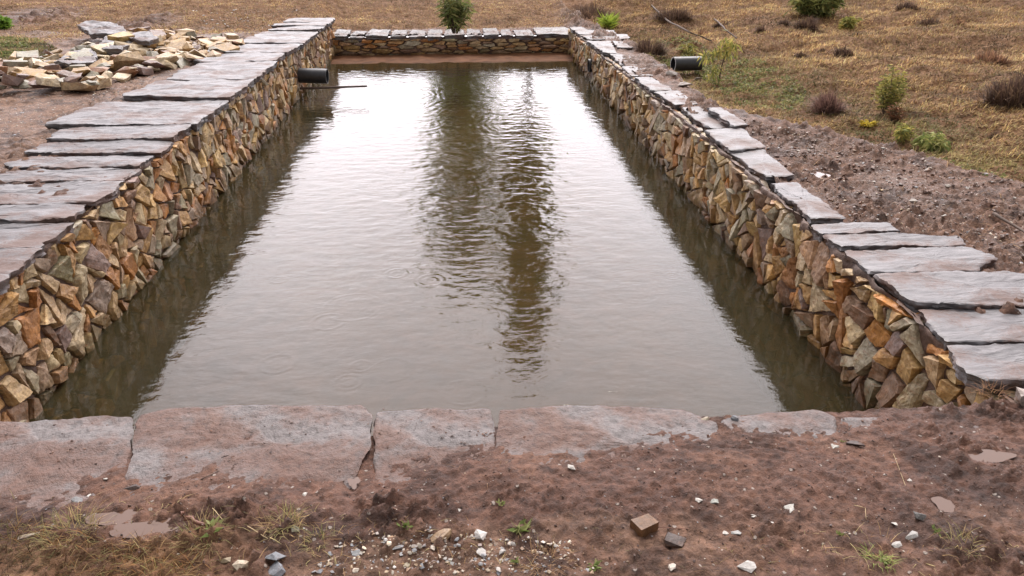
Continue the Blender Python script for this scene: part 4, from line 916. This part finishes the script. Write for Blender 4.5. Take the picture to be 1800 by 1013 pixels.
# foreground tufts and weeds
def gtuft(px, py, wp, label, seed, n=60, L=.05, pal=None, wd=.0018, name='grass_tuft', cat='grass tuft', lean=.9):
    p = at(px, py, .02); z = gz(p[0], p[1]); s = depth(p) / FPX; w_ = wp * s; rs = np.random.RandomState(seed)
    r = w_ * .4 * np.sqrt(rs.rand(n)); a = rs.rand(n) * 6.28; P = np.column_stack([r * np.cos(a), r * np.sin(a)])
    pal = np.array([(.34, .27, .12), (.24, .23, .09), (.40, .28, .14)]) if pal is None else pal
    V, F, Cc = blades(P, np.full(n, -.003), L * (.4 + .8 * rs.rand(n)), np.full(n, wd), np.clip(lean + rs.normal(0, .35, n), .05, 1.45), a + rs.normal(0, .8, n), pal[rs.randint(len(pal), size=n)] * (.7 + .6 * rs.rand(n))[:, None])
    return tag(link(name, npmesh(name, V, F, Cc), M_GRASS, None, (p[0], p[1], z)), label, cat)
gtuft(500, 940, 70, 'straw coloured grass tuft in the mud above the blue-grey slate lumps', 1, 110, .07)
gtuft(360, 960, 90, 'pale green grass tuft beside the long puddle at its right end', 2, 120, .07)
gtuft(560, 965, 60, 'thin reddish grass tuft left of the gravel patch', 3, 60, .05)
gtuft(130, 950, 110, 'yellow green grass tuft among the orange dry grass', 4, 160, .075)
gtuft(1540, 1000, 50, 'thin green tuft at the bottom edge in the right half', 5, 60, .05, np.array([(.25, .33, .08), (.35, .38, .12)]))
gtuft(1690, 975, 60, 'long thin grass blades at the lower right corner', 6, 50, .07)
gtuft(960, 1000, 90, 'brown root tangle right of the gravel patch', 7, 110, .06, np.array([(.2, .11, .06), (.32, .2, .1)]), name='root_tangle', cat='roots', lean=1.3)
gtuft(1745, 690, 60, 'dry roots hanging in the mud beneath the last right coping slab', 8, 90, .06, np.array([(.22, .11, .06), (.35, .2, .1)]), name='root_tangle', cat='roots', lean=1.2)
def weed(px, py, wp, label, seed, n=16):
    p = at(px, py, .02); z = gz(p[0], p[1]); s = depth(p) / FPX; w_ = wp * s; rs = np.random.RandomState(seed)
    a = rs.rand(n) * 6.28; d = np.column_stack([np.cos(a), np.sin(a), .25 + .5 * rs.rand(n)]); P = np.column_stack([rs.normal(0, w_ * .1, (n, 2)), np.zeros(n)])
    C = np.array([(.15, .20, .055), (.20, .25, .08), (.26, .27, .10)])[rs.randint(3, size=n)]
    o = leaves('weed', P, d, w_ * (.3 + .25 * rs.rand(n)), w_ * .16 * np.ones(n), C, M_LEAF); o.location = (p[0], p[1], z); return tag(o, label, 'weed')
for i, (a, b, c, l) in enumerate([(378, 955, 50, 'broad leafed weed in the pale green grass by the long puddle'), (915, 945, 55, 'green weed right of the round bright white pebble'), (1480, 780, 10, 'tiny green shoot beside the pale pointed chip'), (882, 905, 22, 'tiny seedling with two leaves on the dark mud near the centre'),
                                  (1045, 1008, 34, 'single green leaf at the bottom edge right of the gravel'), (1475, 955, 22, 'lone yellow green leaf in the mud right of the jagged flake'), (1640, 950, 26, 'small green weed right of the broken white chip'), (1548, 1000, 36, 'bright green weed at the bottom edge at right'), (715, 950, 30, 'small green weed left of the broad tan stone'), (905, 1000, 22, 'tiny green weed at the bottom edge in the gravel')]):
    weed(a, b, c, l, 30 + i)
# sticks and straws
def stick(pts, r, label, name='stick', cat='stick', m=None, lift=.004):
    W = []
    for x, y in pts:
        p = at(x, y, .0); z = gz(p[0], p[1]); p = at(x, y, z); W.append(Vector((p[0], p[1], z + lift + r)))
    c = W[0].copy(); W2 = []
    for a, b in zip(W[:-1], W[1:]):
        for k in range(4): W2.append(a.lerp(b, k / 4) + Vector((random.Random(k + a.x).uniform(-1, 1), random.Random(k + a.y).uniform(-1, 1), 0)) * r * .7)
    W2.append(W[-1]); o = tube(name, W2, [r * (1 - .5 * i / len(W2)) for i in range(len(W2))], m or M_BARK, None, c); o.location = c; return tag(o, label, cat)
M_STRAW = plain('straw', (.45, .34, .19), .7); M_ROOT = plain('root', (.16, .07, .045), .6)
stick([(1745, 386), (1775, 405), (1812, 430)], .011, 'dark bent stick lying on the muddy bank at the right edge', lift=.03)
stick([(1135, 5), (1170, 42), (1215, 66), (1250, 80)], .02, 'long fallen grey branch on the slope above the green patch', name='branch', cat='branch', lift=.05)
stick([(1255, 40), (1275, 60), (1298, 78)], .018, 'dark fallen branch on the hillside left of the small tufts', name='branch', cat='branch', lift=.05)
stick([(338, 852), (365, 840), (398, 824)], .0022, 'thin brown twig on the left paving mud')
stick([(318, 908), (335, 918), (365, 930)], .009, 'short thick rusty root end in the mud above the long puddle', m=M_ROOT)
stick([(1150, 929), (1210, 932)], .0015, 'thin root lying right of the brown block', m=M_ROOT)
stick([(375, 898), (392, 918)], .0013, 'pale straw, upper one above the grass tuft', name='straw', cat='straw', m=M_STRAW, lift=.01)
stick([(436, 930), (472, 952)], .0013, 'pale straw lying left of the straw coloured tuft', name='straw', cat='straw', m=M_STRAW, lift=.01)
stick([(1600, 880), (1570, 800)], .001, 'hair thin straw on the right mud', name='straw', cat='straw', m=M_STRAW)
stick([(1500, 890), (1520, 895), (1522, 915)], .0012, 'curled pale root on the mud right of the triangular chip', name='straw', cat='straw', m=M_STRAW)
stick([(200, 758), (160, 800)], .001, 'fine pale straw on the far left paving slab', name='straw', cat='straw', m=M_STRAW)
stick([(430, 875), (456, 868)], .0016, 'small dark twig above the rusty root end')
field('rootlets', 1500, pxs([(60, 840), (700, 830), (1300, 760), (1800, 740), (1800, 1030), (0, 1030)]), .012, .05, .0013, 1.45, 21, label='fine dark roots and stems pressed in the foreground mud', pal=[(.07, .035, .02), (.12, .06, .035), (.2, .12, .07)])
field('rootlets', 2600, pxs([(1120, 110), (1240, 190), (1560, 262), (1820, 330), (1820, 470), (1720, 430), (1500, 380), (1300, 225), (1150, 128)]), .03, .10, .004, 1.35, 22, label='dry roots and stalks mixed in the muddy bank', pal=[(.10, .05, .03), (.18, .1, .06), (.34, .22, .12)])
# low rusty clump and dark clods as things
for i, (a, b, c, d, l) in enumerate([(400, 803, 34, 14, 'dark clod of mud and roots on the second paving slab'), (325, 773, 34, 8, 'small dark flat clod on the second paving slab near the edge'), (235, 858, 42, 14, 'dark streaked clod near the left paving joint'), (1185, 950, 44, 26, 'dark mud clod right of the brown block'), (1500, 782, 40, 12, 'dark clod below the slab edge at right')]):
    px_rock(a, b, c, d, (.06, .032, .022), l, 700 + i * 2.3, name='mud_clod', flat=.25, cat='mud clod', sink=.35)

# ------------------------------------------------------------------ pipes
def pipe(name, a, b, r, label, wall=.012, cutrim=True, seg=40):
    a = Vector(a); b = Vector(b); d = (b - a); L = d.length; d.normalize(); u = d.orthogonal().normalized(); v = d.cross(u); root = empty(name, a); tag(root, label, 'pipe', 'black drain pipes')
    def shell(rads, ts, m, nm, sm=True):
        V = []; F = []
        for r_, t in zip(rads, ts):
            for k in range(seg): an = 2 * math.pi * k / seg; V.append((d * t + (u * math.cos(an) + v * math.sin(an)) * r_)[:])
        for i in range(len(ts) - 1):
            for k in range(seg): F.append((i * seg + k, i * seg + (k + 1) % seg, (i + 1) * seg + (k + 1) % seg, (i + 1) * seg + k))
        me = bpy.data.meshes.new(nm); me.from_pydata(V, [], F); me.update()
        for p in me.polygons: p.use_smooth = sm
        try: me.set_sharp_from_angle(angle=R(40))
        except Exception: pass
        return link(nm, me, m, root)
    nr = 14; ts = [L * i / nr for i in range(nr + 1)]; rd = [r * (1 + .006 * math.sin(i * 2.1)) for i in range(nr + 1)]
    shell(rd + [r - wall] + [r - wall], ts + [L, L * .02], M_PIPE, 'pipe_wall')
    shell([r - wall, r + .0008], [-.0015, -.0015], M_RIM if cutrim else M_PIPE, 'cut_rim', False)
    return root
c = foot(1206, 133); r_ = .092
pipe('drain_pipe', (c[0] - .20, c[1] - .02, c[2] + r_ + .05), (c[0] + .19, c[1] + .03, c[2] + r_ + .045), r_, 'short black plastic pipe with a pale cut end resting on the muddy bank')
px_rock(1180, 136, 26, 10, (.40, .36, .33), 'pale stone under the left end of the black pipe on the bank', 801, z0=-.04, flat=.4)
px_rock(1226, 140, 20, 9, (.40, .36, .33), 'pale stone under the right end of the black pipe on the bank', 802, z0=-.04, flat=.5)
px_rock(1205, 150, 34, 8, (.36, .30, .27), 'flat pale stone on the mud below the black pipe', 803, z0=-.04, flat=.25)
pipe('drain_pipe', (XL - .1, 11.15, -.34), (XL + .42, 11.12, -.36), .105, 'thick black drain pipe sticking out of the left wall over the water', cutrim=False)
tag(tube('pole', [(0, 0, 0), (.45, -.02, .012), (1.05, -.05, .03)], [.020, .019, .015], M_BARK, None), 'thin brown pole jutting from the left wall under the black drain pipe', 'pole').location = (XL - .05, 10.98, -.50)
pipe('drain_pipe', (XR - .055, 12.05, -.42), (XR + .25, 12.05, -.40), .105, 'round black drain pipe mouth set flush in the right wall near its far end', cutrim=False)

# ------------------------------------------------------------------ tall trees beyond the frame, mirrored in the water
def tree(px, prof, dist, label, seed, bare):
    """px: photograph column of the reflection; prof: (elevation deg, half width m)"""
    W0 = at(px, 330, WZ); dr = np.array([W0[0], W0[1] + 0]); dr = np.array([W0[0], W0[1], 0]) / math.hypot(W0[0], W0[1])
    c = W0 + dr * dist; gx = float(base(np.array([c[0]]), np.array([c[1]]))[0]); root = empty('tree', (c[0], c[1], gx)); tag(root, label, 'tree', 'trees beyond the slope')
    hs = [(WZ + dist * math.tan(R(e_)) - gx, hw) for e_, hw in prof]; topz = hs[-1][0]; rs = np.random.RandomState(seed)
    tube('trunk', [(0, 0, -.2), (.05, 0, topz * .3), (-.05, .05, topz * .6), (.02, 0, topz * .97)], [.16, .12, .08, .03], M_BARK, root, sides=10)
    P = []; Dd = []
    lim = []
    for k in range(150):
        h = hs[0][0] + (topz - hs[0][0]) * rs.rand(); hw = np.interp(h, [q[0] for q in hs], [q[1] for q in hs]); a = rs.rand() * 6.28; rr_ = hw * rs.rand() ** .6
        q = np.array([math.cos(a) * rr_, math.sin(a) * rr_, h]); nn = 150; sp_ = .22 + .25 * rs.rand(); P.append(q + rs.normal(0, sp_, (nn, 3)) * np.array([1, 1, .8])); d_ = rs.normal(0, 1, (nn, 3)); d_[:, 2] -= .4; Dd.append(d_); lim.append(q)
    P = np.vstack(P); Dd = np.vstack(Dd); n = len(P); C = np.array([(.26, .34, .06), (.19, .26, .045), (.36, .42, .09)])[rs.randint(3, size=n)] * (.6 + .8 * rs.rand(n))[:, None]
    leaves('crown', P, Dd, np.full(n, .28), np.full(n, .12), C, M_LEAF, root)
    for q in lim[::6]: tube('limb', [(0, 0, q[2] * .9), tuple(q * np.array([.5, .5, 1]) - np.array([0, 0, q[2] * .04])), tuple(q)], [.05, .035, .015], M_BARK, root, sides=5)
tree(818, [(3, 1.5), (9, 1.3), (14, 1.2), (17, 1.9), (20, 2.7), (23, 2.7), (25.5, 1.3), (26.5, .3)], 30, 'dense green tree beyond the slope, mirrored as the broad left band in the water', 5, 0)
tree(925, [(14, .8), (16, .95), (22, 1.15), (27, 1.2), (30, .9), (33.5, .3)], 31, 'taller slender tree beyond the slope, mirrored as the right band in the water', 6, 1)
